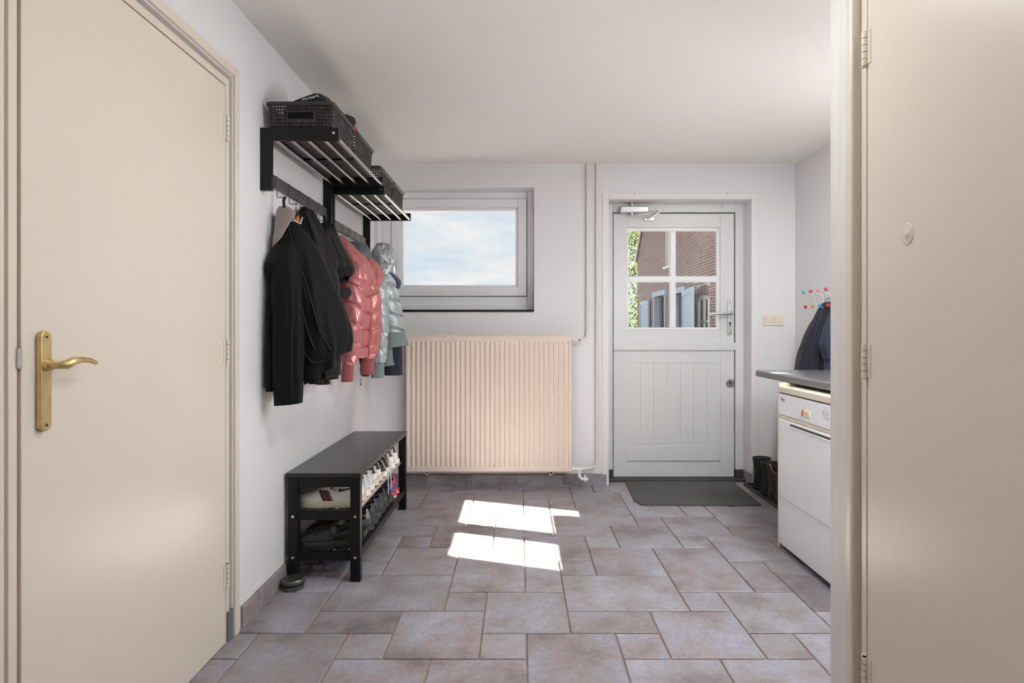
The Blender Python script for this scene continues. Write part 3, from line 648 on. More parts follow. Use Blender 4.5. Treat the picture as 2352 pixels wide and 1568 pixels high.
def boot(loc, hgt, m, label, zipper, group):
    x0, y0, z0 = loc; b = thing('boot', loc, label, 'boot', group)
    keys = [(0.0, 0.128, 0.115, 0.043), (0.03, 0.128, 0.118, 0.043), (0.07, 0.090, 0.080, 0.038), (0.12, 0.070, 0.058, 0.036), (0.20, 0.068, 0.062, 0.040), (1.0, 0.066, 0.066, 0.044)]
    rings = []
    for i in range(26):
        z = 0.018 + (hgt - 0.018) * (i / 25.0); c, rx, ry = keyed(keys[:-1] + [(max(hgt, 0.21), 0.066, 0.066, 0.044)], z)
        if z < 0.075: 
            e = 2.4
        else: e = 2.0
        ring = []
        for j in range(28):
            a = 2 * PI * j / 28; ca, sa = math.cos(a), math.sin(a)
            wob = 1 + 0.03 * mn.noise(Vector((ca * 2 + y0 * 9, sa * 2, z * 16)))
            ring.append((x0 + c + rx * wob * math.copysign(abs(ca) ** (2 / e), ca), y0 + ry * wob * math.copysign(abs(sa) ** (2 / e), sa), z0 + z))
        rings.append(ring)
    top = rings[-1]; cx_ = sum(p[0] for p in top) / 28; 
    for k_, dz in ((0.90, 0.002), (0.84, -0.005), (0.80, -0.06), (0.7, -0.12)):
        rings.append([(cx_ + (p[0] - cx_) * k_, y0 + (p[1] - y0) * k_, p[2] + dz) for p in top])
    mb = MB(); mb.loft(rings); mb.build('upper', m, b, smooth=True)
    s = MB(); rr = []
    for z, k_ in ((0.0, 0.98), (0.004, 1.03), (0.020, 1.03), (0.024, 0.99)):
        rr.append([(x0 + 0.128 + 0.122 * k_ * math.cos(2 * PI * j / 28), y0 + (0.046 - 0.006 * math.cos(4 * PI * j / 28)) * k_ * math.sin(2 * PI * j / 28), z0 + z) for j in range(28)])
    s.loft(rr); s.build('sole', M['rubber'], b, smooth=True, angle=40)
    if zipper:
        zmb = MB(); zmb.tube([(x0 + 0.012, y0 - 0.020, z0 + hgt + 0.006), (x0 + 0.014, y0 - 0.036, z0 + hgt - 0.02), (x0 + 0.03, y0 - 0.046, z0 + hgt - 0.05)], 0.004, 8); zmb.build('pull_loop', M['zip'], b, smooth=True)
    return b
boot((1.655, 4.13, 0.0098), 0.225, M['bootblack'], 'tall black boot nearest the back door on the tray', False, 'boots on the tray')
boot((1.650, 3.985, 0.0098), 0.225, M['bootblack'], 'tall black boot second from the back door on the tray', False, 'boots on the tray')
boot((1.650, 3.875, 0.0098), 0.235, M['bootbrown'], 'dark brown boot with light pull loop between the other boots', True, 'boots on the tray')
boot((1.650, 3.768, 0.0098), 0.20, M['bootbrown'], 'dark brown boot nearest the dryer on the tray', False, 'boots on the tray')
# ------------------------------------------------------------------ hat racks
def hat_rack(y0, ztop, label):
    """wall rack: two end frames, five steel tubes, hook rail; wall plane x = XL, near end at y0"""
    L = 0.785; D = 0.322; t_ = 0.022
    r = thing('hat_rack', (XL + D / 2, y0 + L / 2, ztop - 0.256), label, 'coat rack', 'black wall racks')
    for ya in (y0, y0 + L - t_):
        f = MB(); f.prism([(XL, ztop), (XL + D, ztop), (XL + D, ztop - 0.050), (XL + 0.046, ztop - 0.050), (XL + 0.046, ztop - 0.256), (XL, ztop - 0.256)], 'y', ya, ya + t_)
        e = f.build('end_frame', M['blackmetal'], r, bevel=0.0015)
        s = MB(); yy = ya - 0.001 if ya == y0 else ya + t_ + 0.001
        s.cyl((XL + D - 0.020, ya - 0.0015, ztop - 0.022), (XL + D - 0.020, ya + 0.002, ztop - 0.022), 0.0055, 12); s.build('screw', M['chrome'], e)
    for xa in (0.052, 0.117, 0.186, 0.254, 0.313):
        MB().cyl((XL + xa, y0 + 0.004, ztop - 0.040), (XL + xa, y0 + L - 0.004, ztop - 0.040), 0.0080, 14).build('shelf_tube', M['chrome'], r, smooth=True, angle=40)
    rail = MB().box(XL + 0.014, XL + 0.024, y0 + t_, y0 + L - t_, ztop - 0.219, ztop - 0.172).build('hook_rail', M['railmetal'], r, bevel=0.001)
    for i in range(5):
        y = y0 + 0.105 + i * 0.1315; zb = ztop - 0.262
        h_ = MB(); h_.tube([(XL + 0.026, y, ztop - 0.190), (XL + 0.026, y, zb + 0.004), (XL + 0.029, y, zb), (XL + 0.060, y, zb), (XL + 0.064, y, zb + 0.004), (XL + 0.064, y, zb + 0.018)], 0.0022, 8)
        h_.box(XL + 0.0235, XL + 0.0270, y - 0.005, y + 0.005, ztop - 0.222, ztop - 0.172)
        h_.build('wire_hook', M['hookmetal'], rail, smooth=True, angle=40)
    return r
hat_rack(2.381, 1.9675, 'nearer black wall rack with steel tubes and coat hooks')
hat_rack(3.188, 1.932, 'farther black wall rack with steel tubes beside the window')

# ------------------------------------------------------------------ woven plastic baskets
def basket_mesh():
    """lattice box: w along x, l along y; bottom at z 0, rim at h"""
    w_, l_, h_ = 0.266, 0.312, 0.140; tp = 0.94
    wall = MB()
    def side(p0, p1, n, handle):
        # strip of cells between p0 and p1 (top corners), alternating bars and holes
        nc = n; nr_ = 9; cols = []; rows_ = []
        for i in range(nc): cols += [i + 0.0, i + 0.44]
        cols.append(nc)
        z0_, z1_ = 0.004, h_ - 0.012
        for i in range(nr_): rows_ += [i + 0.0, i + 0.5]
        rows_.append(nr_)
        V = {}
        def pt(u, v):
            z = z0_ + (z1_ - z0_) * v / nr_; k = tp + (1 - tp) * (z / h_)
            x = lerp(p0[0], p1[0], u / nc) * k; y = lerp(p0[1], p1[1], u / nc) * k
            return (x, y, z)
        for a in range(len(cols) - 1):
            for b in range(len(rows_) - 1):
                u = cols[a]; v = rows_[b]
                hole = (a % 2 == 1) and (b % 2 == 1)
                if handle:
                    uc = (cols[a] + cols[a + 1]) / 2 / nc - 0.5; vc = (rows_[b] + rows_[b + 1]) / 2
                    inh = abs(uc) < 0.20 and 5.0 < vc < 6.95; near = abs(uc) < 0.225 and 4.4 < vc < 7.5
                    if inh: continue
                    if near: hole = False
                if hole: continue
                q = [pt(cols[a], rows_[b]), pt(cols[a + 1], rows_[b]), pt(cols[a + 1], rows_[b + 1]), pt(cols[a], rows_[b + 1])]
                wall.add(q, [(0, 1, 2, 3)])
    c = [(-w_ / 2, -l_ / 2), (w_ / 2, -l_ / 2), (w_ / 2, l_ / 2), (-w_ / 2, l_ / 2)]
    side(c[0], c[1], 22, True); side(c[1], c[2], 26, False); side(c[2], c[3], 22, True); side(c[3], c[0], 26, False)
    return wall, w_, l_, h_
def make_basket(loc, label):
    wall, w_, l_, h_ = basket_mesh()
    b = thing('storage_basket', (0, 0, 0), label, 'basket', 'woven baskets on the racks')
    o = wall.build('woven_side', M['basket'], b)
    bm = bmesh.new(); bm.from_mesh(o.data); bmesh.ops.remove_doubles(bm, verts=bm.verts, dist=0.0002); bm.to_mesh(o.data); bm.free()
    sm = o.modifiers.new('thickness', 'SOLIDIFY'); sm.thickness = 0.0028; sm.offset = 0
    rim = MB(); rr = 0.014; pts = []
    for (sx_, sy_, a0) in ((1, -1, -90), (1, 1, 0), (-1, 1, 90), (-1, -1, 180)):
        for k in range(5):
            a = math.radians(a0 + 22.5 * k); pts.append((sx_ * (w_ / 2 - rr) + rr * math.cos(a) * 1.15, sy_ * (l_ / 2 - rr) + rr * math.sin(a) * 1.15))
    prof = [(0.000, -0.016), (0.006, -0.014), (0.0085, -0.004), (0.005, 0.001), (-0.001, 0.0), (-0.004, -0.006), (-0.003, -0.015)]
    rings = []
    for d, z in prof + prof[:1]:
        rings.append([(x * (1 + d / 0.14), y * (1 + d / 0.16), h_ + z) for x, y in pts])
    rim.loft(rings, True, False, False); rim.build('rim', M['basket'], b, smooth=True)
    bt = MB(); bt.prism([(x * 0.935, y * 0.935) for x, y in pts], 'z', 0.0, 0.006); bt.build('base', M['basket'], b)
    b.location = loc; return b
bk0 = make_basket((0, 0, 0), 'woven brown basket holding a black bag at the near end of the racks')
spots = [(-0.903, 2.552, 1.937, None), (-0.903, 2.885, 1.937, 'woven brown basket with a pink bobble hat, second along the racks'),
         (-0.903, 3.362, 1.902, 'woven brown basket, third along the racks, next to the rack joint'), (-0.903, 3.694, 1.902, 'woven brown basket nearest the window on the farther rack')]
for i, (x, y, z, lb) in enumerate(spots):
    b = bk0 if i == 0 else copy_tree(bk0)
    b.location = (x, y, z)
    if lb: b['label'] = lb
# contents of the baskets
M['blackcloth'] = mat('black_cotton', (15, 15, 18), 0.8, sheen=0.05, bump=0.25, bscale=60)
M['navycloth'] = mat('navy_cotton', (40, 48, 72), 0.8, sheen=0.06, bump=0.2, bscale=70)
M['hotpink'] = mat('pink_yarn', (232, 40, 96), 0.9, sheen=0.5, bump=0.6, bscale=200)
M['whiteprint'] = mat('white_print', (196, 196, 198), 0.7)
def lump(c, r, seed, amp=0.18, fr=9.0, su=36, sv=22):
    m_ = MB(); m_.sphere((0, 0, 0), 1.0, su, sv); out = []
    for p in m_.v:
        v = Vector(p); k = 1 + amp * mn.noise(v * 1.6 + Vector((seed, 0, 0))) + amp * 0.45 * mn.noise(v * fr * 0.45 + Vector((0, seed, 0)))
        out.append((c[0] + v.x * r[0] * k, c[1] + v.y * r[1] * k, c[2] + v.z * r[2] * k))
    m_.v = out; return m_
bag = thing('black_bag', (-0.90, 2.55, 1.945), 'folded black bag with white lettering in the nearest basket', 'bag')
m_ = MB(); rings = []
for i in range(15):
    u = i / 14.0; y = 2.425 + 0.255 * u; ring = []
    hh = 0.178 + 0.022 * math.sin(PI * min(u * 1.3, 1)) - 0.05 * max(0, u - 0.5)
    for j in range(28):
        a = 2 * PI * j / 28; ca, sa = math.cos(a), math.sin(a); e = 0.62
        x = -0.893 + (0.098 if ca > 0 else 0.105) * (0.8 + 0.2 * math.sin(PI * (0.15 + 0.7 * u))) * math.copysign(abs(ca) ** e, ca)
        sl = 0.72 + 0.28 * max(0, min(1, (x + 0.99) / 0.14))
        z = 1.951 + (hh * sl * (0.5 + 0.5 * math.copysign(abs(sa) ** e, sa)))
        k = 0.004 * mn.noise(Vector((x * 24, y * 24, z * 24)))
        ring.append((x + k, y, z + k))
    rings.append(ring)
m_.loft(rings); m_.build('bag_body', M['blackcloth'], bag, smooth=True)
# illegible white script along the top fold
pt = []
for i in range(46):
    u = i / 45.0; pt.append((-0.905 + 0.070 * u + 0.004 * math.sin(u * 44), 2.4195 + 0.002 * math.cos(u * 37), 2.0960 + 0.018 * u + 0.0036 * math.sin(u * 61)))
m_ = MB(); m_.tube(pt, 0.0018, 5); m_.build('white_script', M['whiteprint'], bag)
cap_ = lump((-0.785, 2.655, 2.092), (0.038, 0.046, 0.024), 3.0); tag(cap_.build('knitted_cap', M['blackcloth'], smooth=True), 'black cap in the back of the nearest basket', 'cap')
beanie = thing('bobble_hat', (-0.895, 2.86, 1.945), 'dark hat with bright pink bobble in the second basket', 'hat')
lump((-0.890, 2.870, 2.014), (0.085, 0.100, 0.058), 5.0, 0.12).build('hat_body', M['blackcloth'], beanie, smooth=True)
lump((-0.782, 2.748, 2.086), (0.017, 0.017, 0.018), 8.0, 0.12, 16).build('bobble', M['hotpink'], beanie, smooth=True)
tag(lump((-0.91, 3.36, 1.966), (0.095, 0.12, 0.052), 11.0, 0.12).build('folded_scarf', M['navycloth'], smooth=True), 'dark scarf lying in the third basket', 'scarf')
tag(lump((-0.852, 3.648, 1.995), (0.062, 0.080, 0.070), 14.0, 0.10).build('gloves_bundle', M['blackcloth'], smooth=True), 'black bundle of gloves in the basket nearest the window', 'gloves')

# ------------------------------------------------------------------ hanging garments
M['blackfab'] = mat('black_softshell', (8, 8, 10), 0.66, spec=0.16, sheen=0.04, bump=0.12, bscale=120)
M['blackfab2'] = mat('black_raincoat', (9, 9, 11), 0.5, spec=0.22, sheen=0.04, bump=0.1, bscale=90)
M['charfab'] = mat('charcoal_coat', (20, 18, 21), 0.6, spec=0.22, sheen=0.05, bump=0.1, bscale=90)
M['taupe'] = mat('taupe_lining', (140, 126, 120), 0.85, sheen=0.3, bump=0.2, bscale=200)
M['orangetag'] = mat('orange_tag', (206, 126, 52), 0.7)
M['pinkpuff'] = mat('pink_metallic_nylon', (182, 104, 104), 0.24, metal=0.2, var=(190, 116, 116), vscale=9, bump=0.30, bscale=38, coat=0.25, stretch=(1, 1, 0.6))
M['pinkknit'] = mat('pink_rib_knit', (166, 90, 94), 0.85, bump=0.9, bscale=300, stretch=(1.6, 1.6, 0.5))
M['greypuff'] = mat('grey_green_metallic_nylon', (172, 180, 178), 0.32, metal=0.3, var=(164, 176, 176), vscale=9, bump=0.30, bscale=38, coat=0.2, stretch=(1, 1, 0.6))
M['greyknit'] = mat('grey_green_rib_knit', (140, 153, 153), 0.85, bump=0.9, bscale=300, stretch=(1.6, 1.6, 0.5))
M['tealfab'] = mat('dark_teal_fabric', (78, 92, 98), 0.5, sheen=0.2, bump=0.15, bscale=60)
M['navyfab'] = mat('navy_nylon', (38, 50, 80), 0.5, sheen=0.06, bump=0.1, bscale=60)
M['navydark'] = mat('dark_navy_wool', (20, 22, 38), 0.75, sheen=0.06, bump=0.15, bscale=90)
M['bluegrey'] = mat('blue_grey_fleece', (34, 44, 66), 0.8, sheen=0.06, bump=0.2, bscale=80)

def cloth(keys, nz=64, na=72, folds=0.0, nf=7, ph=0.0, seed=1.0, wr=0.004, quilt=0.0, pitch=0.09, qtilt=0.0, open_end=0.0, xmin=None, sq=2.0, rg=0.0):
    """loft of fold-modulated rings.  key: (t, z, cx, cy, rx, ry, tilt_x, tilt_y); tilts raise the ring toward +x / +y"""
    rings = []
    for i in range(nz):
        t = i / (nz - 1.0); z, cx, cy, rx, ry, tx, ty = keyed(keys, t); ring = []
        for j in range(na):
            a = 2 * PI * j / na; ca, sa = math.cos(a), math.sin(a)
            k = 1 + folds * min(1, t * 1.6) * (math.sin(nf * a + ph + 0.9 * math.sin(t * 3 + ph)) * 0.6 + 0.4 * math.sin((nf * 2 - 3) * a + ph * 2.1))
            if rg:
                n0 = mn.noise(Vector((ca * 2.3 + seed * 3.1, sa * 2.3, t * 1.5 + seed))); n1 = mn.noise(Vector((ca * 4.6, sa * 4.6 + seed, t * 2.2 + seed * 2)))
                k *= 1 + rg * min(1, t * 2.5) * ((1 - 3.2 * abs(n0)) * 0.7 + (1 - 3.2 * abs(n1)) * 0.35)
            if quilt:
                s = (z + qtilt * sa * ry + qtilt * 0.4 * ca * rx) / pitch; sd = abs(math.sin(PI * s)); cr_ = math.exp(-(sd / 0.20) ** 2)
                k *= 1 - quilt * cr_ + 0.05 * sd
                near = math.exp(-(sd / 0.45) ** 2)
                k *= 1 + 0.075 * near * mn.noise(Vector((ca * 15.0, sa * 15.0 + seed, round(s) * 3.7 + t * 2)))
            cs = math.copysign(abs(ca) ** (2 / sq), ca); sn = math.copysign(abs(sa) ** (2 / sq), sa)
            x = cx + rx * k * cs; y = cy + ry * k * sn; zz_ = z + tx * ca + ty * sa
            n = wr * mn.noise(Vector((x * 16, y * 16, zz_ * 7 + seed * 9))) + wr * 0.6 * mn.noise(Vector((x * 40, y * 40, zz_ * 22 + seed * 5)))
            x += n * ca; y += n * sa
            if xmin is None: x = max(x, XL + 0.006)
            elif xmin == 'right': x = min(x, XR - 0.004)
            ring.append((x, y, zz_))
        rings.append(ring)
    if open_end:
        last = rings[-1]; cx = sum(p[0] for p in last) / na; cy = sum(p[1] for p in last) / na
        for k, dz in ((0.93, 0.002), (0.88, 0.02), (0.80, open_end)):
            rings.append([(cx + (p[0] - cx) * k, cy + (p[1] - cy) * k, p[2] + dz) for p in last])
    m_ = MB(); m_.loft(rings); return m_

# 1: black softshell with taupe collar, hung on the first hook
j1 = thing('black_jacket', (-0.95, 2.55, 0.83), 'black jacket with taupe inner collar hanging nearest the left door', 'jacket', 'coats on the racks')
body1 = cloth([(0, 1.640, -1.018, 2.515, 0.022, 0.030, 0, 0), (.10, 1.560, -0.985, 2.540, 0.054, 0.070, 0, 0), (.25, 1.47, -0.962, 2.555, 0.084, 0.098, 0, 0), (.5, 1.29, -0.930, 2.565, 0.118, 0.118, 0, 0.0),
       (.8, 1.09, -0.900, 2.570, 0.143, 0.125, 0.045, 0.02), (1, 0.955, -0.900, 2.570, 0.138, 0.125, 0.080, 0.045)], folds=0.05, nf=5, ph=0.8, seed=1, rg=0.11, open_end=0.05); body1.build('body', M['blackfab'], j1, smooth=True)
cloth([(0, 1.545, -1.00, 2.50, 0.030, 0.040, 0, 0), (.12, 1.45, -0.985, 2.465, 0.055, 0.055, 0, 0), (.3, 1.33, -0.972, 2.435, 0.060, 0.052, 0, 0), (.6, 1.12, -0.962, 2.415, 0.058, 0.046, 0, 0), (1, 0.832, -0.955, 2.405, 0.054, 0.036, 0.006, 0)],
      folds=0.03, nf=4, ph=2.0, seed=2, rg=0.09, open_end=0.03, sq=2.6).build('sleeve', M['blackfab'], j1, smooth=True)
cloth([(0, 1.49, -1.02, 2.475, 0.030, 0.03, 0, 0), (.1, 1.42, -1.025, 2.43, 0.032, 0.035, 0, 0), (.25, 1.33, -1.03, 2.44, 0.024, 0.035, 0, 0), (.6, 1.1, -1.03, 2.425, 0.022, 0.035, 0, 0), (1, 0.885, -1.032, 2.42, 0.024, 0.035, 0, 0)], folds=0.05, nf=3, seed=3).build('back_hem', M['blackfab'], j1, smooth=True)
def drape(mb, pts, r, n=40):
    from mathutils.bvhtree import BVHTree
    bv = BVHTree.FromPolygons([Vector(v) for v in mb.v], mb.f); out_ = []
    for i in range(n):
        x, z = keyed([(k / (len(pts) - 1.0),) + tuple(q) for k, q in enumerate(pts)], i / (n - 1.0))
        h = bv.ray_cast(Vector((x, 1.9, z)), Vector((0, 1, 0)))
        if h[0] is not None and (not out_ or (h[0] - out_[-1]).length < 0.06): out_.append(h[0] + Vector((0.0, -r * 0.3, 0)))
    return MB().tube(out_, r, 8) if len(out_) > 3 else None
for q in ([(-0.985, 1.585), (-0.945, 1.46), (-0.900, 1.33), (-0.865, 1.22), (-0.835, 1.12), (-0.800, 1.05)], [(-0.985, 1.555), (-0.960, 1.42), (-0.925, 1.28), (-0.895, 1.15), (-0.860, 1.06)], [(-0.93, 1.10), (-0.90, 1.04), (-0.86, 1.00), (-0.82, 1.01)]):
    pl_ = drape(body1, q, 0.0045)
    if pl_: pl_.build('zip_piping', M['charfab'], j1, smooth=True)
# taupe collar: a folded band over shoulder and neck
col = [[(-1.042, 2.445, 1.488), (-1.022, 2.423, 1.500), (-0.992, 2.428, 1.530)], [(-1.038, 2.447, 1.520), (-1.012, 2.424, 1.535), (-0.978, 2.430, 1.560)], [(-1.036, 2.452, 1.560), (-1.004, 2.430, 1.573), (-0.962, 2.440, 1.598)],
       [(-1.035, 2.462, 1.610), (-0.998, 2.446, 1.622), (-0.948, 2.462, 1.637)], [(-1.034, 2.476, 1.650), (-1.000, 2.466, 1.655), (-0.972, 2.478, 1.656)], [(-1.030, 2.488, 1.668), (-1.010, 2.484, 1.670), (-0.990, 2.488, 1.669)]]
m_ = MB(); fine = []
for r_ in col:
    a, b, c = [Vector(p) for p in r_]; fine.append([tuple(a * (1 - u) ** 2 + b * 2 * u * (1 - u) + c * u * u) for u in [i / 8.0 for i in range(9)]])
m_.loft(fine, closed=False); o = m_.build('collar', M['taupe'], j1, smooth=True); s_ = o.modifiers.new('thickness', 'SOLIDIFY'); s_.thickness = 0.006
m_ = MB(); m_.tube([(XL + 0.060, 2.486, 1.706), (XL + 0.058, 2.478, 1.690), (XL + 0.060, 2.480, 1.660)], 0.006, 8); m_.build('hanging_loop', M['blackcloth'], j1, smooth=True)
m_ = MB(); m_.prism([(-0.955, 1.604), (-0.940, 1.628), (-0.932, 1.598)], 'y', 2.470, 2.474); m_.build('neck_label', M['orangetag'], j1)
m_ = MB(); m_.tube([(-0.985, 2.455, 1.600), (-0.950, 2.452, 1.600), (-0.930, 2.470, 1.590), (-0.926, 2.480, 1.620)], 0.003, 6); m_.build('collar_piping', M['whiteprint'], j1, smooth=True)
m_ = MB(); m_.tube([(-1.030, 2.402, 0.885), (-1.031, 2.402, 0.862)], 0.0018, 6); m_.box(-1.034, -1.028, 2.399, 2.405, 0.846, 0.862); m_.build('zip_pull', M['brass'], j1)
m_ = MB(); m_.box(-0.903, -0.899, 2.420, 2.424, 0.905, 0.925); m_.build('cuff_stud', M['brass'], j1)
# 2: black hooded jacket behind
j2 = thing('hooded_jacket', (-0.96, 2.80, 0.88), 'black hooded jacket hanging second from the left door', 'jacket', 'coats on the racks')
cloth([(0, 1.722, -1.022, 2.765, 0.018, 0.020, 0, 0), (.06, 1.70, -1.015, 2.775, 0.034, 0.05, 0, 0), (.35, 1.60, -0.995, 2.805, 0.058, 0.075, 0, 0), (.7, 1.49, -0.972, 2.825, 0.072, 0.088, 0, 0), (1, 1.375, -0.955, 2.83, 0.058, 0.075, 0.03, 0)], folds=0.07, nf=5, ph=1, seed=4, rg=0.10, open_end=0.05).build('hood', M['blackfab2'], j2, smooth=True)
cloth([(0, 1.50, -0.99, 2.80, 0.05, 0.09, 0, 0), (.2, 1.40, -0.965, 2.82, 0.080, 0.095, 0, 0), (.6, 1.15, -0.958, 2.83, 0.086, 0.095, 0, 0), (1, 0.90, -0.958, 2.83, 0.082, 0.09, 0.02, 0)], folds=0.08, nf=6, ph=2, seed=5, rg=0.10, open_end=0.05).build('body', M['blackfab2'], j2, smooth=True)
cloth([(0, 1.45, -0.98, 2.755, 0.04, 0.035, 0, 0), (.2, 1.36, -0.97, 2.75, 0.05, 0.036, 0, 0), (.8, 1.0, -0.965, 2.75, 0.042, 0.034, 0, 0), (1, 0.885, -0.962, 2.752, 0.034, 0.032, 0, 0)], folds=0.06, nf=4, ph=0, seed=6, rg=0.10, open_end=0.03).build('sleeve', M['blackfab2'], j2, smooth=True)
cloth([(0, 1.0, -0.955, 2.79, 0.036, 0.036, 0, 0), (1, 0.878, -0.945, 2.795, 0.033, 0.033, 0, 0)], nz=12, folds=0.05, nf=9, seed=6.5, open_end=0.03).build('sleeve', M['blackfab2'], j2, smooth=True)
# 3: charcoal hooded coat
j3 = thing('hooded_coat', (-0.94, 3.07, 0.88), 'charcoal hooded coat hanging between the black jackets and pink puffer', 'coat', 'coats on the racks')
m_ = MB(); m_.tube([(XL + 0.062, 3.012, 1.705), (XL + 0.070, 3.012, 1.68)], 0.005, 8); m_.build('hanging_loop', M['blackcloth'], j3, smooth=True)
cloth([(0, 1.692, -1.008, 3.010, 0.016, 0.018, 0, 0), (.08, 1.665, -1.000, 3.02, 0.042, 0.05, 0, 0), (.4, 1.56, -0.985, 3.05, 0.062, 0.085, 0, 0), (.75, 1.47, -0.958, 3.07, 0.076, 0.10, 0, 0), (1, 1.395, -0.955, 3.075, 0.058, 0.080, 0.03, 0)], folds=0.085, nf=5, ph=2.4, seed=7, rg=0.10, open_end=0.06).build('hood', M['blackfab2'], j3, smooth=True)
cloth([(0, 1.50, -1.0, 3.04, 0.045, 0.06, 0, 0), (.15, 1.42, -1.0, 3.04, 0.050, 0.075, 0, 0), (.5, 1.22, -1.0, 3.04, 0.052, 0.085, 0, 0), (1, 0.94, -1.0, 3.04, 0.052, 0.085, 0.01, 0)], folds=0.07, nf=6, ph=1.2, seed=8, rg=0.10, open_end=0.05).build('body', M['charfab'], j3, smooth=True)
cloth([(0, 1.42, -0.975, 2.99, 0.040, 0.045, 0, 0), (.2, 1.34, -0.965, 2.975, 0.046, 0.05, 0, 0), (.85, 0.96, -0.962, 2.975, 0.038, 0.04, 0, 0), (1, 0.887, -0.962, 2.98, 0.030, 0.032, 0, 0)], folds=0.05, nf=4, ph=1, seed=9, rg=0.10, open_end=0.03).build('sleeve', M['charfab'], j3, smooth=True)

# 4: pink quilted puffer
j4 = thing('puffer_jacket', (-0.92, 3.33, 0.85), 'shiny pink quilted puffer jacket with ribbed cuffs', 'jacket', 'coats on the racks')
m_ = MB(); m_.tube([(XL + 0.064, 3.30, 1.690), (XL + 0.060, 3.29, 1.672), (XL + 0.052, 3.29, 1.645)], 0.004, 8); m_.build('hanging_loop', M['pinkpuff'], j4, smooth=True)
cloth([(0, 1.672, -1.006, 3.295, 0.012, 0.014, 0, 0), (.2, 1.610, -0.985, 3.32, 0.046, 0.055, 0, 0), (.5, 1.53, -0.945, 3.35, 0.075, 0.095, 0, 0), (.8, 1.43, -0.925, 3.355, 0.084, 0.108, 0, 0), (1, 1.36, -0.935, 3.355, 0.062, 0.085, 0, 0)], folds=0.06, nf=4, ph=0.5, seed=10, rg=0.10, wr=0.007).build('hood', M['pinkpuff'], j4, smooth=True)
cloth([(0, 1.56, -0.895, 3.45, 0.030, 0.04, 0, 0), (.3, 1.50, -0.868, 3.44, 0.050, 0.06, 0, 0), (.7, 1.42, -0.868, 3.41, 0.055, 0.075, 0, 0), (1, 1.33, -0.89, 3.38, 0.035, 0.06, 0, 0)], folds=0.07, nf=3, ph=1.4, seed=11, rg=0.14, wr=0.008).build('collar', M['pinkpuff'], j4, smooth=True)
cloth([(0, 1.46, -0.965, 3.35, 0.05, 0.09, 0, 0), (.2, 1.38, -0.945, 3.36, 0.085, 0.13, 0, 0), (1, 0.98, -0.95, 3.36, 0.080, 0.125, 0, 0)], folds=0.03, nf=5, seed=12, na=120, quilt=0.18, pitch=0.095, wr=0.006, open_end=0.05).build('body', M['pinkpuff'], j4, smooth=True)
cloth([(0, 1.45, -0.945, 3.25, 0.03, 0.035, 0, 0), (.07, 1.41, -0.937, 3.24, 0.062, 0.052, 0, 0), (.5, 1.18, -0.934, 3.225, 0.066, 0.050, 0, 0), (.85, 1.01, -0.942, 3.225, 0.054, 0.045, 0, 0), (1, 0.945, -0.950, 3.23, 0.036, 0.034, 0, 0)], nz=110, folds=0.02, nf=4, seed=13, na=120, quilt=0.20, pitch=0.105, qtilt=0.55, wr=0.006).build('sleeve', M['pinkpuff'], j4, smooth=True)
cloth([(0, 0.955, -0.952, 3.23, 0.031, 0.031, 0, 0), (.5, 0.90, -0.955, 3.23, 0.033, 0.033, 0, 0), (1, 0.852, -0.957, 3.23, 0.031, 0.031, 0, 0)], nz=16, folds=0.03, nf=14, seed=14, wr=0.002, open_end=0.02).build('cuff', M['pinkknit'], j4, smooth=True)
cloth([(0, 1.44, -0.875, 3.40, 0.03, 0.035, 0, 0), (.07, 1.39, -0.868, 3.395, 0.050, 0.055, 0, 0), (.5, 1.18, -0.868, 3.39, 0.058, 0.052, 0, 0), (.85, 1.02, -0.872, 3.39, 0.046, 0.046, 0, 0), (1, 0.972, -0.885, 3.39, 0.040, 0.040, 0, 0)], nz=90, folds=0.02, nf=4, seed=15, na=120, quilt=0.20, pitch=0.105, qtilt=-0.45, wr=0.006).build('sleeve', M['pinkpuff'], j4, smooth=True)
cloth([(0, 0.98, -0.886, 3.39, 0.037, 0.037, 0, 0), (.6, 0.92, -0.888, 3.39, 0.041, 0.040, 0, 0), (1, 0.878, -0.889, 3.39, 0.038, 0.037, 0, 0)], nz=16, folds=0.03, nf=14, seed=16, wr=0.002, open_end=0.02).build('cuff', M['pinkknit'], j4, smooth=True)
m_ = MB(); cb = Vector((-0.945, 3.166, 1.342)); dn = Vector((0.28, -0.95, 0)).normalized(); m_.cyl(cb, cb + dn * 0.005, 0.0275, 26); m_.cyl(cb - dn * 0.03, cb - dn * 0.001, 0.030, 26)
m_.build('round_badge', M['rubber'], j4, smooth=True, angle=40)
cloth([(0, 1.15, -0.93, 3.37, 0.03, 0.03, 0, 0), (1, 0.868, -0.900, 3.40, 0.020, 0.024, 0, 0)], folds=0.05, nf=5, seed=17).build('dark_lining', M['blackcloth'], j4, smooth=True)
m_ = MB(); m_.tube([(-0.900, 3.30, 0.866), (-0.900, 3.30, 0.840), (-0.901, 3.30, 0.825)], 0.003, 6, rad=[0.0018, 0.0018, 0.004]); m_.build('zip_cord', M['rubber'], j4)

# 5: teal jacket whose shoulder shows behind the puffer
j5 = thing('teal_jacket', (-0.98, 3.62, 0.95), 'dark teal jacket mostly hidden between pink and silver puffers', 'jacket', 'coats on the racks')
cloth([(0, 1.680, -1.012, 3.575, 0.03, 0.035, 0, 0), (.08, 1.66, -0.990, 3.575, 0.050, 0.046, 0, 0), (.3, 1.57, -0.975, 3.575, 0.065, 0.052, 0, 0), (1, 0.98, -0.985, 3.57, 0.055, 0.05, 0, 0)], folds=0.06, nf=5, seed=18, wr=0.006).build('body', M['tealfab'], j5, smooth=True)
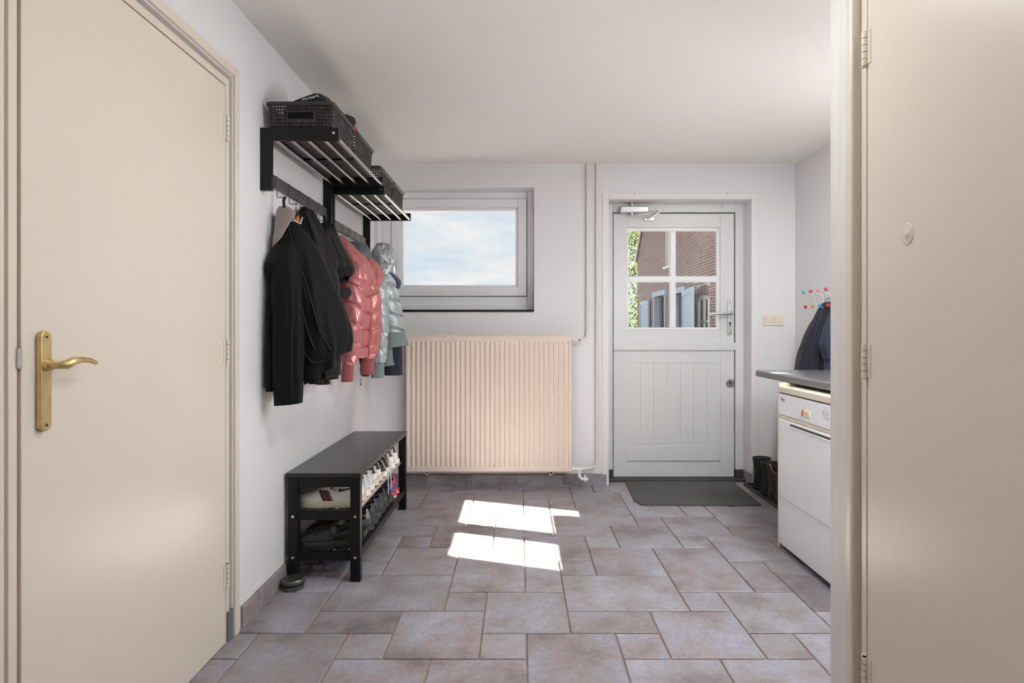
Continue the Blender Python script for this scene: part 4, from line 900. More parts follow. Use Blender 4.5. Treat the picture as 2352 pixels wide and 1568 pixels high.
# 6: silver grey puffer with hood
j6 = thing('puffer_jacket', (-0.84, 3.76, 0.86), 'silver grey green quilted puffer jacket with stuffed hood', 'jacket', 'coats on the racks')
hd = lump((-0.878, 3.74, 1.598), (0.083, 0.078, 0.098), 21.0, 0.17, 13, 64, 44); hd.build('hood', M['greypuff'], j6, smooth=True)
cloth([(0, 1.57, -0.955, 3.73, 0.035, 0.04, 0, 0), (.5, 1.60, -0.92, 3.735, 0.055, 0.055, 0, 0), (1, 1.62, -0.89, 3.74, 0.06, 0.06, 0, 0)], nz=14, folds=0.1, nf=6, seed=22).build('hood_yoke', M['greypuff'], j6, smooth=True)
cloth([(0, 1.53, -0.90, 3.79, 0.035, 0.055, 0, 0), (.1, 1.46, -0.880, 3.79, 0.062, 0.08, 0, 0), (.5, 1.27, -0.855, 3.80, 0.082, 0.09, 0, 0), (.85, 1.15, -0.838, 3.80, 0.086, 0.09, 0, 0), (1, 1.125, -0.835, 3.80, 0.085, 0.09, 0, 0)], nz=70, folds=0.03, nf=5, seed=23, na=120, quilt=0.20, pitch=0.095, qtilt=0.2, wr=0.006).build('body', M['greypuff'], j6, smooth=True)
cloth([(0, 1.135, -0.835, 3.80, 0.080, 0.085, 0, 0), (.5, 1.08, -0.826, 3.80, 0.088, 0.09, 0, 0), (1, 1.025, -0.818, 3.80, 0.094, 0.092, 0.012, 0)], nz=14, folds=0.03, nf=16, seed=24, wr=0.003, open_end=0.03).build('knit_hem', M['greyknit'], j6, smooth=True)
cloth([(0, 1.47, -0.905, 3.68, 0.03, 0.035, 0, 0), (.07, 1.43, -0.890, 3.67, 0.048, 0.05, 0, 0), (.5, 1.17, -0.876, 3.66, 0.049, 0.05, 0, 0), (.85, 0.99, -0.880, 3.66, 0.044, 0.044, 0, 0), (1, 0.935, -0.884, 3.66, 0.036, 0.036, 0, 0)], nz=90, folds=0.02, nf=4, seed=25, na=120, quilt=0.20, pitch=0.10, qtilt=0.6, wr=0.006).build('sleeve', M['greypuff'], j6, smooth=True)
cloth([(0, 0.945, -0.886, 3.66, 0.034, 0.034, 0, 0), (.6, 0.88, -0.890, 3.66, 0.038, 0.036, 0, 0), (1, 0.838, -0.893, 3.66, 0.040, 0.036, 0, 0)], nz=16, folds=0.03, nf=14, seed=26, wr=0.002, open_end=0.02).build('cuff', M['greyknit'], j6, smooth=True)
cloth([(0, 1.04, -0.860, 3.77, 0.034, 0.034, 0, 0), (.6, 0.94, -0.853, 3.77, 0.034, 0.034, 0, 0), (1, 0.905, -0.850, 3.77, 0.042, 0.036, 0.006, 0)], nz=16, folds=0.03, nf=14, seed=27, wr=0.002, open_end=0.02).build('cuff', M['greyknit'], j6, smooth=True)
# 7: navy jacket on the last hook
j7 = thing('navy_jacket', (-0.88, 3.95, 0.83), 'navy jacket on the last hook beside the window', 'jacket', 'coats on the racks')
cloth([(0, 1.60, -0.99, 3.93, 0.03, 0.03, 0, 0), (.3, 1.53, -0.925, 3.94, 0.055, 0.05, 0, 0), (.7, 1.475, -0.860, 3.945, 0.050, 0.045, 0, 0), (1, 1.420, -0.838, 3.945, 0.026, 0.03, 0, 0)], nz=24, folds=0.08, nf=4, seed=28).build('hood', M['navyfab'], j7, smooth=True)
cloth([(0, 1.50, -0.96, 3.945, 0.05, 0.05, 0, 0), (.3, 1.30, -0.90, 3.95, 0.075, 0.055, 0, 0), (1, 0.832, -0.858, 3.95, 0.062, 0.05, 0.0, 0)], folds=0.05, nf=5, seed=29, open_end=0.03).build('body', M['navydark'], j7, smooth=True)

# navy garments on the ball hooks of the right wall
k1 = thing('navy_coat', (1.93, 3.76, 0.62), 'dark navy coat hanging from the coloured ball hooks', 'coat', 'coats on the right wall')
cloth([(0, 1.318, 1.985, 3.745, 0.020, 0.03, 0, 0), (.12, 1.26, 1.968, 3.755, 0.038, 0.06, 0, 0), (.5, 1.03, 1.932, 3.80, 0.075, 0.115, 0, 0), (1, 0.64, 1.905, 3.845, 0.105, 0.135, 0, 0)], folds=0.12, nf=6, ph=1.0, seed=31, rg=0.10, xmin='right', open_end=0.04).build('body', M['navydark'], k1, smooth=True)
cloth([(0, 1.29, 1.962, 3.69, 0.020, 0.03, 0, 0), (.15, 1.22, 1.945, 3.70, 0.032, 0.045, 0, 0), (.6, 0.98, 1.915, 3.71, 0.045, 0.05, 0, 0), (1, 0.72, 1.90, 3.71, 0.04, 0.045, 0, 0)], folds=0.10, nf=4, ph=0.3, seed=32, rg=0.10, xmin='right', open_end=0.03).build('sleeve', M['navydark'], k1, smooth=True)
k2 = thing('blue_hoodie', (1.95, 3.52, 0.70), 'blue grey hooded fleece hanging beside the dark navy coat', 'hoodie', 'coats on the right wall')
cloth([(0, 1.30, 1.985, 3.60, 0.02, 0.03, 0, 0), (.3, 1.21, 1.955, 3.58, 0.048, 0.06, 0, 0), (.75, 1.06, 1.930, 3.575, 0.070, 0.08, 0, 0), (1, 0.975, 1.925, 3.575, 0.050, 0.06, 0.02, 0)], folds=0.08, nf=4, ph=0.3, seed=33, rg=0.10, xmin='right').build('hood', M['bluegrey'], k2, smooth=True)
cloth([(0, 1.15, 1.96, 3.57, 0.045, 0.06, 0, 0), (.4, 1.0, 1.945, 3.572, 0.055, 0.07, 0, 0), (1, 0.70, 1.94, 3.572, 0.06, 0.072, 0, 0)], folds=0.07, nf=5, seed=34, rg=0.10, xmin='right', open_end=0.03).build('body', M['bluegrey'], k2, smooth=True)
# ------------------------------------------------------------------ shoe bench
BY0, BY1, BX0, BX1, BZ = 2.6194, 3.703, -1.048, -0.718, 0.494
bn = thing('shoe_bench', ((BX0 + BX1) / 2, (BY0 + BY1) / 2, 0.003), 'black shoe bench with two shelves along the left wall', 'bench')
MB().box(BX0 - 0.004, BX1 + 0.002, BY0 - 0.003, BY1 + 0.003, BZ - 0.020, BZ).build('seat_top', M['benchtop'], bn, bevel=0.002)
LW, LT = 0.045, 0.034
for ya in (BY0, BY1 - LT):
    for xa in (BX0 + 0.004, BX1 - LW):
        lg = MB().box(xa, xa + LW, ya, ya + LT, 0.003, BZ - 0.020).build('leg', M['black'], bn, bevel=0.0015)
        yf = ya if ya == BY0 else ya + LT; dn = -1 if ya == BY0 else 1
        for z in (0.298, 0.113): MB().cyl((xa + LW / 2 + (0.0 if xa < -0.9 else 0.0), yf - dn * 0.002, z), (xa + LW / 2, yf + dn * 0.0015, z), 0.0065, 14).build('screw_cap', M['chrome'], lg)
        
    for (z0, z1) in ((0.281, 0.324), (0.098, 0.136), (BZ - 0.064, BZ - 0.020)):
        MB().box(BX0 + 0.004 + LW, BX1 - LW, ya + 0.004, ya + LT - 0.004, z0, z1).build('side_rail', M['black'], bn, bevel=0.0015)
for i, xa in enumerate((-1.005, -0.925, -0.845, -0.744)):
    MB().cyl((xa, BY0 + 0.01, 0.312), (xa, BY1 - 0.01, 0.312), 0.0085, 12).build('shelf_tube', M['chrome'], bn, smooth=True, angle=40)
for i, xa in enumerate((-1.005, -0.935, -0.865, -0.795)):
    MB().cyl((xa, BY0 + 0.01, 0.127), (xa, BY1 - 0.01, 0.127), 0.0085, 12).build('shelf_tube', M['chrome'], bn, smooth=True, angle=40)
MB().box(-0.752, -0.724, BY0 + LT, BY1 - LT, 0.100, 0.134).build('front_rail', M['black'], bn, bevel=0.0015)
MB().box(BX0 + 0.006, BX0 + 0.026, BY0 + LT, BY1 - LT, 0.100, 0.134).build('back_rail', M['black'], bn, bevel=0.0015)

# ------------------------------------------------------------------ shoes
def sm(name, col, rough=0.6, **k): M[name] = mat(name, col, rough, **k); return M[name]
sm('s_white', (222, 219, 212), 0.5); sm('s_cream', (206, 196, 176), 0.6); sm('s_greywhite', (196, 200, 202), 0.5); sm('s_tan', (172, 124, 78), 0.7)
sm('s_black', (30, 29, 31), 0.55); sm('s_brown', (58, 48, 46), 0.7, bump=0.2, bscale=90); sm('s_grey', (70, 70, 72), 0.8, bump=0.5, bscale=160); sm('s_dgrey', (46, 46, 48), 0.8, bump=0.4, bscale=140)
sm('s_blue', (52, 76, 132), 0.6); sm('s_red', (206, 44, 56), 0.5); sm('s_mid', (120, 120, 122), 0.7); sm('s_lace', (212, 208, 200), 0.8); sm('s_olive', (32, 35, 34), 0.5)
sm('s_maroon', (104, 46, 40), 0.6); sm('s_sole', (54, 54, 56), 0.8)
def sneaker(label, group, upper, sole, lining, heel, lace, L=0.288, hs=1.06, stripe=None, midsole=None, droop=False):
    r = thing('shoe', (0, 0, 0), label, 'shoe', group)
    W_ = [(0, .006), (.012, .017), (.04, .028), (.09, .034), (.18, .036), (.35, .036), (.6, .0425), (.78, .0432), (.90, .037), (.96, .027), (.99, .015), (1, .005)]
    H_ = [(0, .094), (.05, .099), (.12, .094), (.25, .082), (.34, .084), (.44, .100), (.58, .088), (.76, .064), (.90, .054), (.97, .044), (1, .032)]
    zs = 0.026
    ns, na = 36, 19; rings = []
    for i in range(ns):
        s = 0.5 - 0.5 * math.cos(PI * i / (ns - 1.0)); w_ = keyed(W_, s)[0]; h_ = keyed(H_, s)[0] * hs; ring = []
        xs = -L * s * 0.985 - 0.004
        for j in range(na):
            a = PI * j / (na - 1); ca, sa = math.cos(a), math.sin(a)
            y = w_ * math.copysign(abs(ca) ** 0.62, ca) * (1 - 0.22 * sa); z = zs - 0.006 + (h_ - zs + 0.006) * (sa ** 0.62)
            if 0.035 < s < 0.43 and 5 <= j <= na - 6:
                z = zs + 0.026; y = w_ * 0.62 * ca / 0.62
            ring.append((xs - 0.010 * (z / 0.09) * (1 - s) ** 3 - (0.012 * max(0, (z - 0.06) / 0.04) * max(0, 1 - s / 0.08)), y, z))
        rings.append(ring)
    up, li = MB(), MB(); vs = [p for q in rings for p in q]; fu, fl2, fh = [], [], []
    for i in range(ns - 1):
        for j in range(na - 1):
            f = (i * na + j, i * na + j + 1, (i + 1) * na + j + 1, (i + 1) * na + j); s = 0.5 - 0.5 * math.cos(PI * (i + 0.5) / (ns - 1.0))
            (fl2 if 0.025 < s < 0.445 and 4 <= j <= na - 6 else fh if s < 0.05 and 2 <= j <= na - 4 else fu).append(f)
    fu.append(tuple(range(na))); up.add(vs, fu); u_ = up.build('upper', M[upper], r, smooth=True, angle=60)
    li.add(vs, fl2); li.build('lining', M[lining], u_, smooth=True, angle=60)
    def slab_(z0, z1, k, m_, nm):
        rr = []
        for z, kk in ((z0, k * 0.97), (z0 + 0.003, k), (z1 - 0.002, k), (z1, k * 0.97)):
            ring = []
            for q in range(2):
                for i in range(30):
                    s = 0.5 - 0.5 * math.cos(PI * (i / 29.0 if q == 0 else 1 - i / 29.0))
                    w_ = keyed(W_, max(0.0, min(1.0, s)))[0] * kk + 0.0015
                    ring.append((-L * s * (1.0 if s < 0.9 else 1.0) + (0.004 if s == 0 else 0) - (0.004 if s == 1 else 0), (w_ if q == 0 else -w_), z))
            rr.append(ring)
        MB().loft(rr).build(nm, M[m_], r, smooth=True, angle=35)
    if midsole: slab_(0.0, 0.010, 1.0, sole, 'sole'); slab_(0.0101, zs + 0.004, 1.04, midsole, 'midsole')
    else: slab_(0.0, zs + 0.004, 1.0, sole, 'sole')
    MB().add(vs, fh).build('heel_tab', M[heel], u_, smooth=True, angle=60)
    tg = MB(); tg.prism([(-0.36 * L, 0.062), (-0.40 * L, 0.100 * hs), (-0.425 * L, 0.100 * hs), (-0.52 * L, 0.080), (-0.50 * L, 0.070)], 'y', -0.020, 0.020); tg.build('tongue', M[upper], u_, bevel=0.004)
    lc = MB()
    for k in range(5):
        s = 0.47 + k * 0.055; z = keyed(H_, s)[0] * hs + 0.0015; lc.tube([(-L * s, -0.024, z - 0.009), (-L * s - 0.004, -0.008, z), (-L * s + 0.004, 0.008, z), (-L * s, 0.024, z - 0.009)], 0.0028, 6)
    if droop:
        lc.tube([(-0.10, 0.0, 0.092), (-0.06, -0.01, 0.105), (-0.02, -0.03, 0.085), (0.012, -0.045, 0.03), (0.018, -0.05, -0.05), (0.016, -0.05, -0.09)], 0.0028, 6)
    lc.build('laces', M[lace], u_, smooth=True)
    if stripe:
        for sgn in (-1, 1):
            for k, mm in enumerate(stripe):
                x0 = -0.112 - k * 0.011; st = MB(); rr = []
                for zi in range(7):
                    zz_ = 0.032 + 0.046 * zi / 6.0; row = []
                    for xx in (x0 - 0.024 * zi / 6.0, x0 - 0.0115 - 0.024 * zi / 6.0):
                        s = -xx / L; w_ = keyed(W_, s)[0]; h_ = keyed(H_, s)[0] * hs; sa = max(0.0, min(1.0, (zz_ - zs + .006) / (h_ - zs + .006))) ** (1 / .62); ca = math.sqrt(max(0, 1 - sa * sa)); row.append((xx, sgn * (w_ * ca ** 0.62 * (1 - 0.22 * sa) + 0.0022), zz_))
                    rr.append(row)
                st.loft(rr, closed=False); so_ = st.build('side_stripe', M[mm], u_); sd_ = so_.modifiers.new('t', 'SOLIDIFY'); sd_.thickness = 0.0015; sd_.offset = 0
    return r
def clog(label, group):
    r = thing('clog', (0, 0, 0), label, 'shoe', group); L = 0.285
    W_ = [(0, .026), (.06, .038), (.3, .040), (.65, .054), (.85, .050), (.96, .036), (1, .014)]; H_ = [(.34, .050), (.40, .082), (.55, .086), (.75, .074), (.92, .054), (1, .032)]
    rr = []
    for z, k in ((0, .96), (.004, 1), (.030, 1.0), (.034, .97)):
        ring = []
        for q in range(2):
            for i in range(22):
                s = i / 21.0 if q == 0 else 1 - i / 21.0; w_ = keyed(W_, s)[0] * k; ring.append((-L * s + (.003 if s == 0 else 0) - (.003 if s == 1 else 0), w_ if q == 0 else -w_, z))
        rr.append(ring)
    b_ = MB().loft(rr).build('footbed', M['s_olive'], r, smooth=True, angle=35)
    u = MB(); rings = []
    for i in range(16):
        s = .36 + .63 * i / 15.0; w_ = keyed(W_, s)[0] - 0.001; h_ = keyed(H_, s)[0]
        rings.append([(-L * s, w_ * math.copysign(abs(math.cos(PI * j / 16)) ** .7, math.cos(PI * j / 16)), .028 + (h_ - .028) * math.sin(PI * j / 16) ** .7) for j in range(17)])
    u.loft(rings, closed=False); uo = u.build('upper', M['s_olive'], r, smooth=True); so = uo.modifiers.new('t', 'SOLIDIFY'); so.thickness = 0.004
    h_ = MB()
    for (s, a) in ((.55, .30), (.55, .5), (.55, .7), (.64, .2), (.64, .4), (.64, .6), (.64, .8), (.73, .3), (.73, .5), (.73, .7), (.82, .22), (.82, .4), (.82, .6), (.82, .78), (.9, .3), (.9, .5), (.9, .7), (.70, .10), (.80, .10), (.88, .12)):
        w_ = keyed(W_, s)[0]; hh = keyed(H_, s)[0]; c = Vector((-L * s, w_ * math.copysign(abs(math.cos(PI * a)) ** .7, math.cos(PI * a)), .028 + (hh - .028) * math.sin(PI * a) ** .7))
        n = Vector((-0.25, math.cos(PI * a), math.sin(PI * a))).normalized(); h_.cyl(c - n * .003, c + n * .0016, .0048, 10)
    h_.build('vent_hole', M['gap'], uo)
    st = MB(); pts = [(-L * .42, .044, .060), (-L * .25, .047, .066), (-.02, .038, .075), (.004, .0, .078), (-.02, -.038, .075), (-L * .25, -.047, .066), (-L * .42, -.044, .060)]
    rings = [[(p[0], p[1], p[2] + .009), (p[0] + .002, p[1] * 1.06, p[2]), (p[0], p[1], p[2] - .009), (p[0] - .002, p[1] * .94, p[2])] for p in pts]
    st.loft(rings); st.build('heel_strap', M['s_olive'], r, smooth=True, angle=50)
    return r
def place(o, x, y, z, rz): o.location = (x, y, z); o.rotation_euler = (0, 0, math.radians(rz))
ZU, ZL = 0.3207, 0.1357
up_g, lo_g = 'shoes on the upper bench shelf', 'shoes on the lower bench shelf'
S = [('white sneaker with dark stripes nearest the end of the upper shelf', up_g, 's_white', 's_cream', 's_mid', 's_white', 's_lace', dict(stripe=('s_maroon', 's_black', 's_maroon', 's_black')), 2.708),
     ('white striped sneaker behind its twin at the near upper shelf', up_g, 's_white', 's_cream', 's_mid', 's_white', 's_lace', dict(stripe=('s_maroon', 's_black', 's_maroon', 's_black')), 2.798),
     ('pale grey white sneaker with tan lining, nearer of its pair', up_g, 's_greywhite', 's_white', 's_tan', 's_greywhite', 's_lace', {}, 2.890),
     ('pale grey white sneaker with tan lining, farther of its pair', up_g, 's_greywhite', 's_white', 's_tan', 's_greywhite', 's_lace', {}, 2.983),
     ('white sneaker with black collar, nearer of its pair', up_g, 's_white', 's_cream', 's_black', 's_black', 's_lace', {}, 3.076),
     ('white sneaker with black collar, farther of its pair', up_g, 's_white', 's_cream', 's_black', 's_black', 's_lace', {}, 3.168),
     ('dark brown shoe with white sole and loose white lace', up_g, 's_brown', 's_white', 's_black', 's_brown', 's_lace', dict(droop=True), 3.263),
     ('dark brown shoe with white sole beside the black and white pair', up_g, 's_brown', 's_white', 's_black', 's_brown', 's_lace', dict(droop=True), 3.358),
     ('white high sneaker with black band, nearer of the last upper pair', up_g, 's_white', 's_white', 's_black', 's_black', 's_black', dict(hs=1.18), 3.458),
     ('white high sneaker with black band at the far end of the upper shelf', up_g, 's_white', 's_white', 's_black', 's_black', 's_black', dict(hs=1.18), 3.570)]
random.seed(7)
for (lb, g, a, b, c, d, e, kw, y) in S: place(sneaker(lb, g, a, b, c, d, e, **kw), -0.742 + random.uniform(-.006, .004), y, ZU, random.uniform(-3, 3))
place(clog('black rubber clog with vent holes at the near end of the lower shelf', lo_g), -0.752, 2.712, ZL, 2)
place(clog('black rubber clog lying behind its twin on the lower shelf', lo_g), -0.750, 2.822, ZL, -3)
S = [('black and grey sneaker with a loose dark lace on the lower shelf', 's_grey', 's_sole', 's_black', 's_mid', 's_black', dict(droop=False), 2.925),
     ('charcoal mesh running shoe beside the grey sneaker with loose lace', 's_dgrey', 's_sole', 's_black', 's_grey', 's_black', {}, 3.020),
     ('charcoal mesh running shoe in the middle of the lower shelf', 's_dgrey', 's_grey', 's_black', 's_grey', 's_lace', {}, 3.115),
     ('dark grey trainer, nearer of the plain lower pair', 's_grey', 's_sole', 's_black', 's_dgrey', 's_black', {}, 3.212),
     ('dark grey trainer, farther of the plain lower pair', 's_grey', 's_sole', 's_black', 's_dgrey', 's_black', {}, 3.308),
     ('black trainer next to the blue and red pair', 's_dgrey', 's_sole', 's_black', 's_dgrey', 's_black', {}, 3.400),
     ('blue running shoe with red and white sole, nearer of its pair', 's_blue', 's_white', 's_black', 's_red', 's_lace', dict(midsole='s_red'), 3.492),
     ('blue running shoe with red and white sole at the far lower end', 's_blue', 's_white', 's_black', 's_red', 's_lace', dict(midsole='s_red'), 3.585)]
for (lb, a, b, c, d, e, kw, y) in S: place(sneaker(lb, lo_g, a, b, c, d, e, **kw), -0.742 + random.uniform(-.006, .004), y, ZL, random.uniform(-3, 3))
# round steel door stop
ds = thing('door_stop', (-0.998, 2.565, 0.003), 'round steel and rubber door stop at the bench leg', 'door stop')
MB().lathe([(0.046, 0.0), (0.047, 0.010), (0.047, 0.016)], (-0.998, 2.565, 0.003), 36).build('base', M['steel'], ds, smooth=True, angle=40)
MB().lathe([(0.044, 0.0), (0.044, 0.010)], (-0.998, 2.565, 0.019), 36).build('rubber_ring', M['rubber'], ds, smooth=True, angle=40)
MB().lathe([(0.047, 0.0), (0.049, 0.003), (0.049, 0.013), (0.046, 0.018), (0.020, 0.020), (0.001, 0.020)], (-0.998, 2.565, 0.0285), 36).build('cap', M['steel'], ds, smooth=True, angle=40)
# crumbs of dried leaf carried in on shoes
M['crumb'] = mat('dried_leaf', (58, 42, 32), 0.9)
for (x, y, a, lb) in ((0.664, 4.005, 1.2, 'tiny dark leaf crumb left of the doormat corner'), (0.640, 4.120, 2.0, 'tiny dark leaf crumb by the foot of the door trim'), (1.398, 2.442, 0.1, 'tiny dark leaf crumb on the tile before the dryer'),
                      (-0.42, 3.74, 0.9, 'tiny dark leaf crumb between bench and sun patch'), (0.81, 3.66, 0.5, 'tiny dark leaf crumb in front of the doormat')):
    c_ = MB(); d_ = Vector((math.cos(a), math.sin(a), 0)) * 0.009; e_ = Vector((-math.sin(a), math.cos(a), 0)) * 0.004; o_ = Vector((x, y, 0.0032))
    c_.loft([[o_ - d_ * 0.2, o_ - d_ * 0.2 + Vector((0, 0, .001)), o_ - d_ * 0.2 + e_ * 0.2], [o_ + d_ * 0.4 - e_, o_ + d_ * 0.4 + Vector((0, 0, .004)), o_ + d_ * 0.4 + e_], [o_ + d_ - e_ * 0.4, o_ + d_ + Vector((0, 0, .003)), o_ + d_ + e_ * 0.4]])
    tag(c_.build('leaf_crumb', M['crumb']), lb, 'leaf crumb', 'leaf crumbs on the floor')
# ------------------------------------------------------------------ outside: brick barn, trees, ground
gm = MB(); gm.box(-60, 60, 4.57, 110, -0.30, -0.20); gm.box(XR + 0.10, 60, -60, 4.57, -0.30, -0.20); gm.box(-60, XL - 0.12, -60, 4.57, -0.30, -0.20)
M['ground'] = mat('gravel_and_grass', (84, 83, 81), 0.95, var=(74, 76, 70), vscale=1.2)
tag(gm.build('ground', M['ground'], keep_origin=True), 'gravel and grass yard behind the house', 'ground', None, 'structure')
def brick_mat():
    m = bpy.data.materials.new('red_brown_brick'); m.use_nodes = True; t = m.node_tree; p = t.nodes['Principled BSDF']; p.inputs['Roughness'].default_value = 0.9
    ge = N(t, 'ShaderNodeNewGeometry'); oi = N(t, 'ShaderNodeObjectInfo'); ad = N(t, 'ShaderNodeMath', operation='ADD'); fr = N(t, 'ShaderNodeMath', operation='FRACT')
    t.links.new(ge.outputs['Random Per Island'], ad.inputs[0]); t.links.new(oi.outputs['Random'], ad.inputs[1]); t.links.new(ad.outputs[0], fr.inputs[0])
    r = N(t, 'ShaderNodeValToRGB'); es = r.color_ramp.elements; es[0].position = 0; es[0].color = srgb(116, 96, 95); es[1].position = 1; es[1].color = srgb(126, 115, 115)
    for ps, c in ((.25, (138, 110, 106)), (.5, (126, 104, 103)), (.75, (146, 114, 104)), (.9, (104, 90, 92))): e = es.new(ps); e.color = srgb(*c)
    t.links.new(fr.outputs[0], r.inputs[0]); t.links.new(r.outputs[0], p.inputs['Base Color']); return m
M['brick'] = brick_mat(); M['mortar'] = mat('pale_mortar', (212, 200, 196), 0.95)
M['barnblue'] = mat('pale_blue_barn_paint', (172, 192, 214), 0.6, var=(160, 180, 200), vscale=3); M['barnwhite'] = mat('white_barn_paint', (226, 226, 222), 0.6)
M['barndark'] = mat('barn_interior', (46, 42, 40), 0.9); M['barnbrown'] = mat('rough_brown_stone', (128, 108, 92), 0.9, var=(104, 86, 74), vscale=7, bump=0.6, bscale=14)
M['tealglass'] = mat('teal_glass', (96, 126, 128), 0.5, spec=0.2); M['rooftile'] = mat('grey_roof', (92, 88, 88), 0.8); M['curtain'] = mat('pale_curtain', (196, 198, 206), 0.8)
M['windowdark'] = mat('dark_window_pane', (96, 98, 102), 0.2)
FX = 4.0
barn = thing('brick_barn', (6.5, 15, -0.2), 'red brick barn gable with pale blue doors seen through the back door', 'building')
YE0, YE1, ZE, SL = 10.3, 19.66, 3.56, 1.04
def gz(y): return ZE + SL * min(YE1 - y, y - YE0)
OPN = [(15.05, 15.99, 2.86, 3.95), (15.85, 17.22, -0.2, 2.09), (13.98, 15.20, -0.2, 2.05), (12.26, 13.02, 0.80, 1.84)]
cuts = sorted(set([YE0, YE1, (YE0 + YE1) / 2] + [o[0] for o in OPN] + [o[1] for o in OPN])); wl = MB()
for a, b in zip(cuts[:-1], cuts[1:]):
    z = -0.2
    for o in sorted([o for o in OPN if o[0] <= a + 1e-6 and o[1] >= b - 1e-6], key=lambda o: o[2]):
        if o[2] > z: wl.box(FX, FX + 0.22, a, b, z, o[2])
        z = o[3]
    wl.prism([(a, z), (b, z), (b, gz(b)), (a, gz(a))], 'x', FX, FX + 0.22)
facade = wl.build('facade', M['mortar'], barn)
# bricks: single objects near, one joined piece farther off
BL, BH, BD = 0.236, 0.047, 0.010; PL, PH = 0.25, 0.063
bme = {}
def brick_mesh(l):
    l = round(l, 3)
    if l not in bme:
        m_ = MB(); m_.box(-BD, 0.004, -l / 2, l / 2, -BH / 2, BH / 2); me = bpy.data.meshes.new('brick'); me.from_pydata(m_.v, [], m_.f); me.materials.append(M['brick']); bme[l] = me
    return bme[l]
cand = []; random.seed(3)
for r in range(17, 82):
    z = -0.2 + PH * (r + 0.5)
    if z < 0.95: continue
    y = YE1 - (0.125 if r % 2 else 0.0); first = True
    y = YE1
    while y > 11.3:
        l = PL if not (first and r % 2) else PL / 2; first = False
        a, b = y - l, y; y -= l
        ym_ = (a + b) / 2
        if z + BH / 2 > gz(ym_) - 0.05 or z > 1.14 + 236 * ym_ / 1335 + 0.12: continue
        segs = [(a + 0.007, b - 0.007)]
        for (oa, ob, oz0, oz1) in OPN + [(12.19, 13.09, 0.8, 2.13)]:
            if z + BH / 2 > oz0 and z - BH / 2 < oz1:
                ns = []
                for (p, q) in segs:
                    if q <= oa or p >= ob: ns.append((p, q)); continue
                    if p < oa - 0.03: ns.append((p, oa))
                    if q > ob + 0.03: ns.append((ob, q))
                segs = ns
        for (p, q) in segs: cand.append(((p + q) / 2, z, q - p))
cand.sort(key=lambda c: c[0]); far = MB()
def seen(c):
    px = 1193 + FX * 1335 / c[0]; py = 757 - (c[1] - 1.14) * 1335 / c[0]
    return 1550 < px < 1652 and 524 < py < 756
nn = 0
for c in cand:
    if nn < 288 and seen(c): put(brick_mesh(c[2]), 'brick', (FX, c[0], c[1]), facade); nn += 1
    else: far.box(FX - BD, FX + 0.004, c[0] - c[2] / 2, c[0] + c[2] / 2, c[1] - BH / 2, c[1] + BH / 2)
tag(far.build('brick_courses', M['brick'], facade), None, None, None, 'stuff')
for i in range(11):     # soldier arch
    a = 12.22 + 0.84 * (i + 0.5) / 11; sg = 0.055 * (1 - ((a - 12.64) / 0.42) ** 2)
    m_ = MB(); m_.box(FX - BD, FX + 0.004, a - 0.031, a + 0.031, 1.84 + sg, 2.06 + sg); m_.build('arch_brick', M['brick'], facade)
# roof, bargeboard
m_ = MB(); yr = (YE0 + YE1) / 2; zr = gz(yr)
for (ya, s) in ((YE1, 1), (YE0, -1)):
    m_.prism([(ya + s * 0.12, ZE - 0.12), (yr, zr), (yr, zr + 0.14), (ya + s * 0.12, ZE + 0.02)], 'x', FX - 0.06, FX + 7)
m_.build('roof', M['rooftile'], barn)
m_ = MB(); m_.prism([(YE1 + 0.13, ZE - 0.13), (yr, zr - 0.01), (yr, zr - 0.12), (YE1 + 0.02, ZE - 0.12)], 'x', FX - 0.10, FX - 0.05); m_.build('bargeboard', M['barnwhite'], barn)
m_ = MB(); m_.box(FX + 0.9, FX + 1.0, YE0 + 0.1, YE1 - 0.1, -0.2, 4.2); m_.box(FX + 0.22, FX + 1.0, YE0, YE0 + 0.1, -0.2, 3.4); m_.box(FX + 0.22, FX + 1.0, YE1 - 0.1, YE1, -0.2, 3.4); m_.build('interior', M['barndark'], barn)
# upper window
bw = MB().box(FX + 0.13, FX + 0.15, 15.05, 15.99, 2.86, 3.95).build('gable_window', M['tealglass'], barn)
m_ = MB(); ring_pts = [(15.05, 15.11), (15.93, 15.99)]
m_.box(FX + 0.10, FX + 0.16, 15.05, 15.11, 2.86, 3.95); m_.box(FX + 0.10, FX + 0.16, 15.93, 15.99, 2.86, 3.95); m_.box(FX + 0.10, FX + 0.16, 15.11, 15.93, 2.86, 2.92); m_.build('window_frame', M['barnwhite'], bw)
m_ = MB(); m_.box(FX - 0.05, FX + 0.12, 15.00, 16.03, 2.79, 2.86); m_.build('window_sill', M['barnwhite'], bw)
# door openings
for (ya, yb, zt) in ((15.85, 17.22, 2.09), (13.98, 15.20, 2.05)):
    m_ = MB(); m_.box(FX - 0.04, FX + 0.14, ya, ya + 0.09, -0.2, zt); m_.box(FX - 0.04, FX + 0.14, yb - 0.10, yb, -0.2, zt); fr_ = m_.build('barn_door_frame', M['barnblue'], barn)
    m_ = MB(); m_.box(FX - 0.07, FX + 0.14, ya - 0.10, yb + 0.05, zt, zt + 0.14); m_.build('lintel', M['barnblue'], fr_)
    m_ = MB(); rr = []
    for i in range(20):
        z = -0.2 + 2.3 * i / 19; rr.append([(FX + 0.55 + 0.10 * math.cos(a_) * (1 + 0.25 * mn.noise(Vector((z * 4, a_, ya)))), (ya * 0.60 + yb * 0.40) + 0.22 * math.sin(a_) * (1 + 0.2 * mn.noise(Vector((z * 5, a_, yb)))), z) for a_ in [2 * PI * j / 12 for j in range(12)]])
    m_.loft(rr); m_.build('stone_pier', M['barnbrown'], barn, smooth=True)
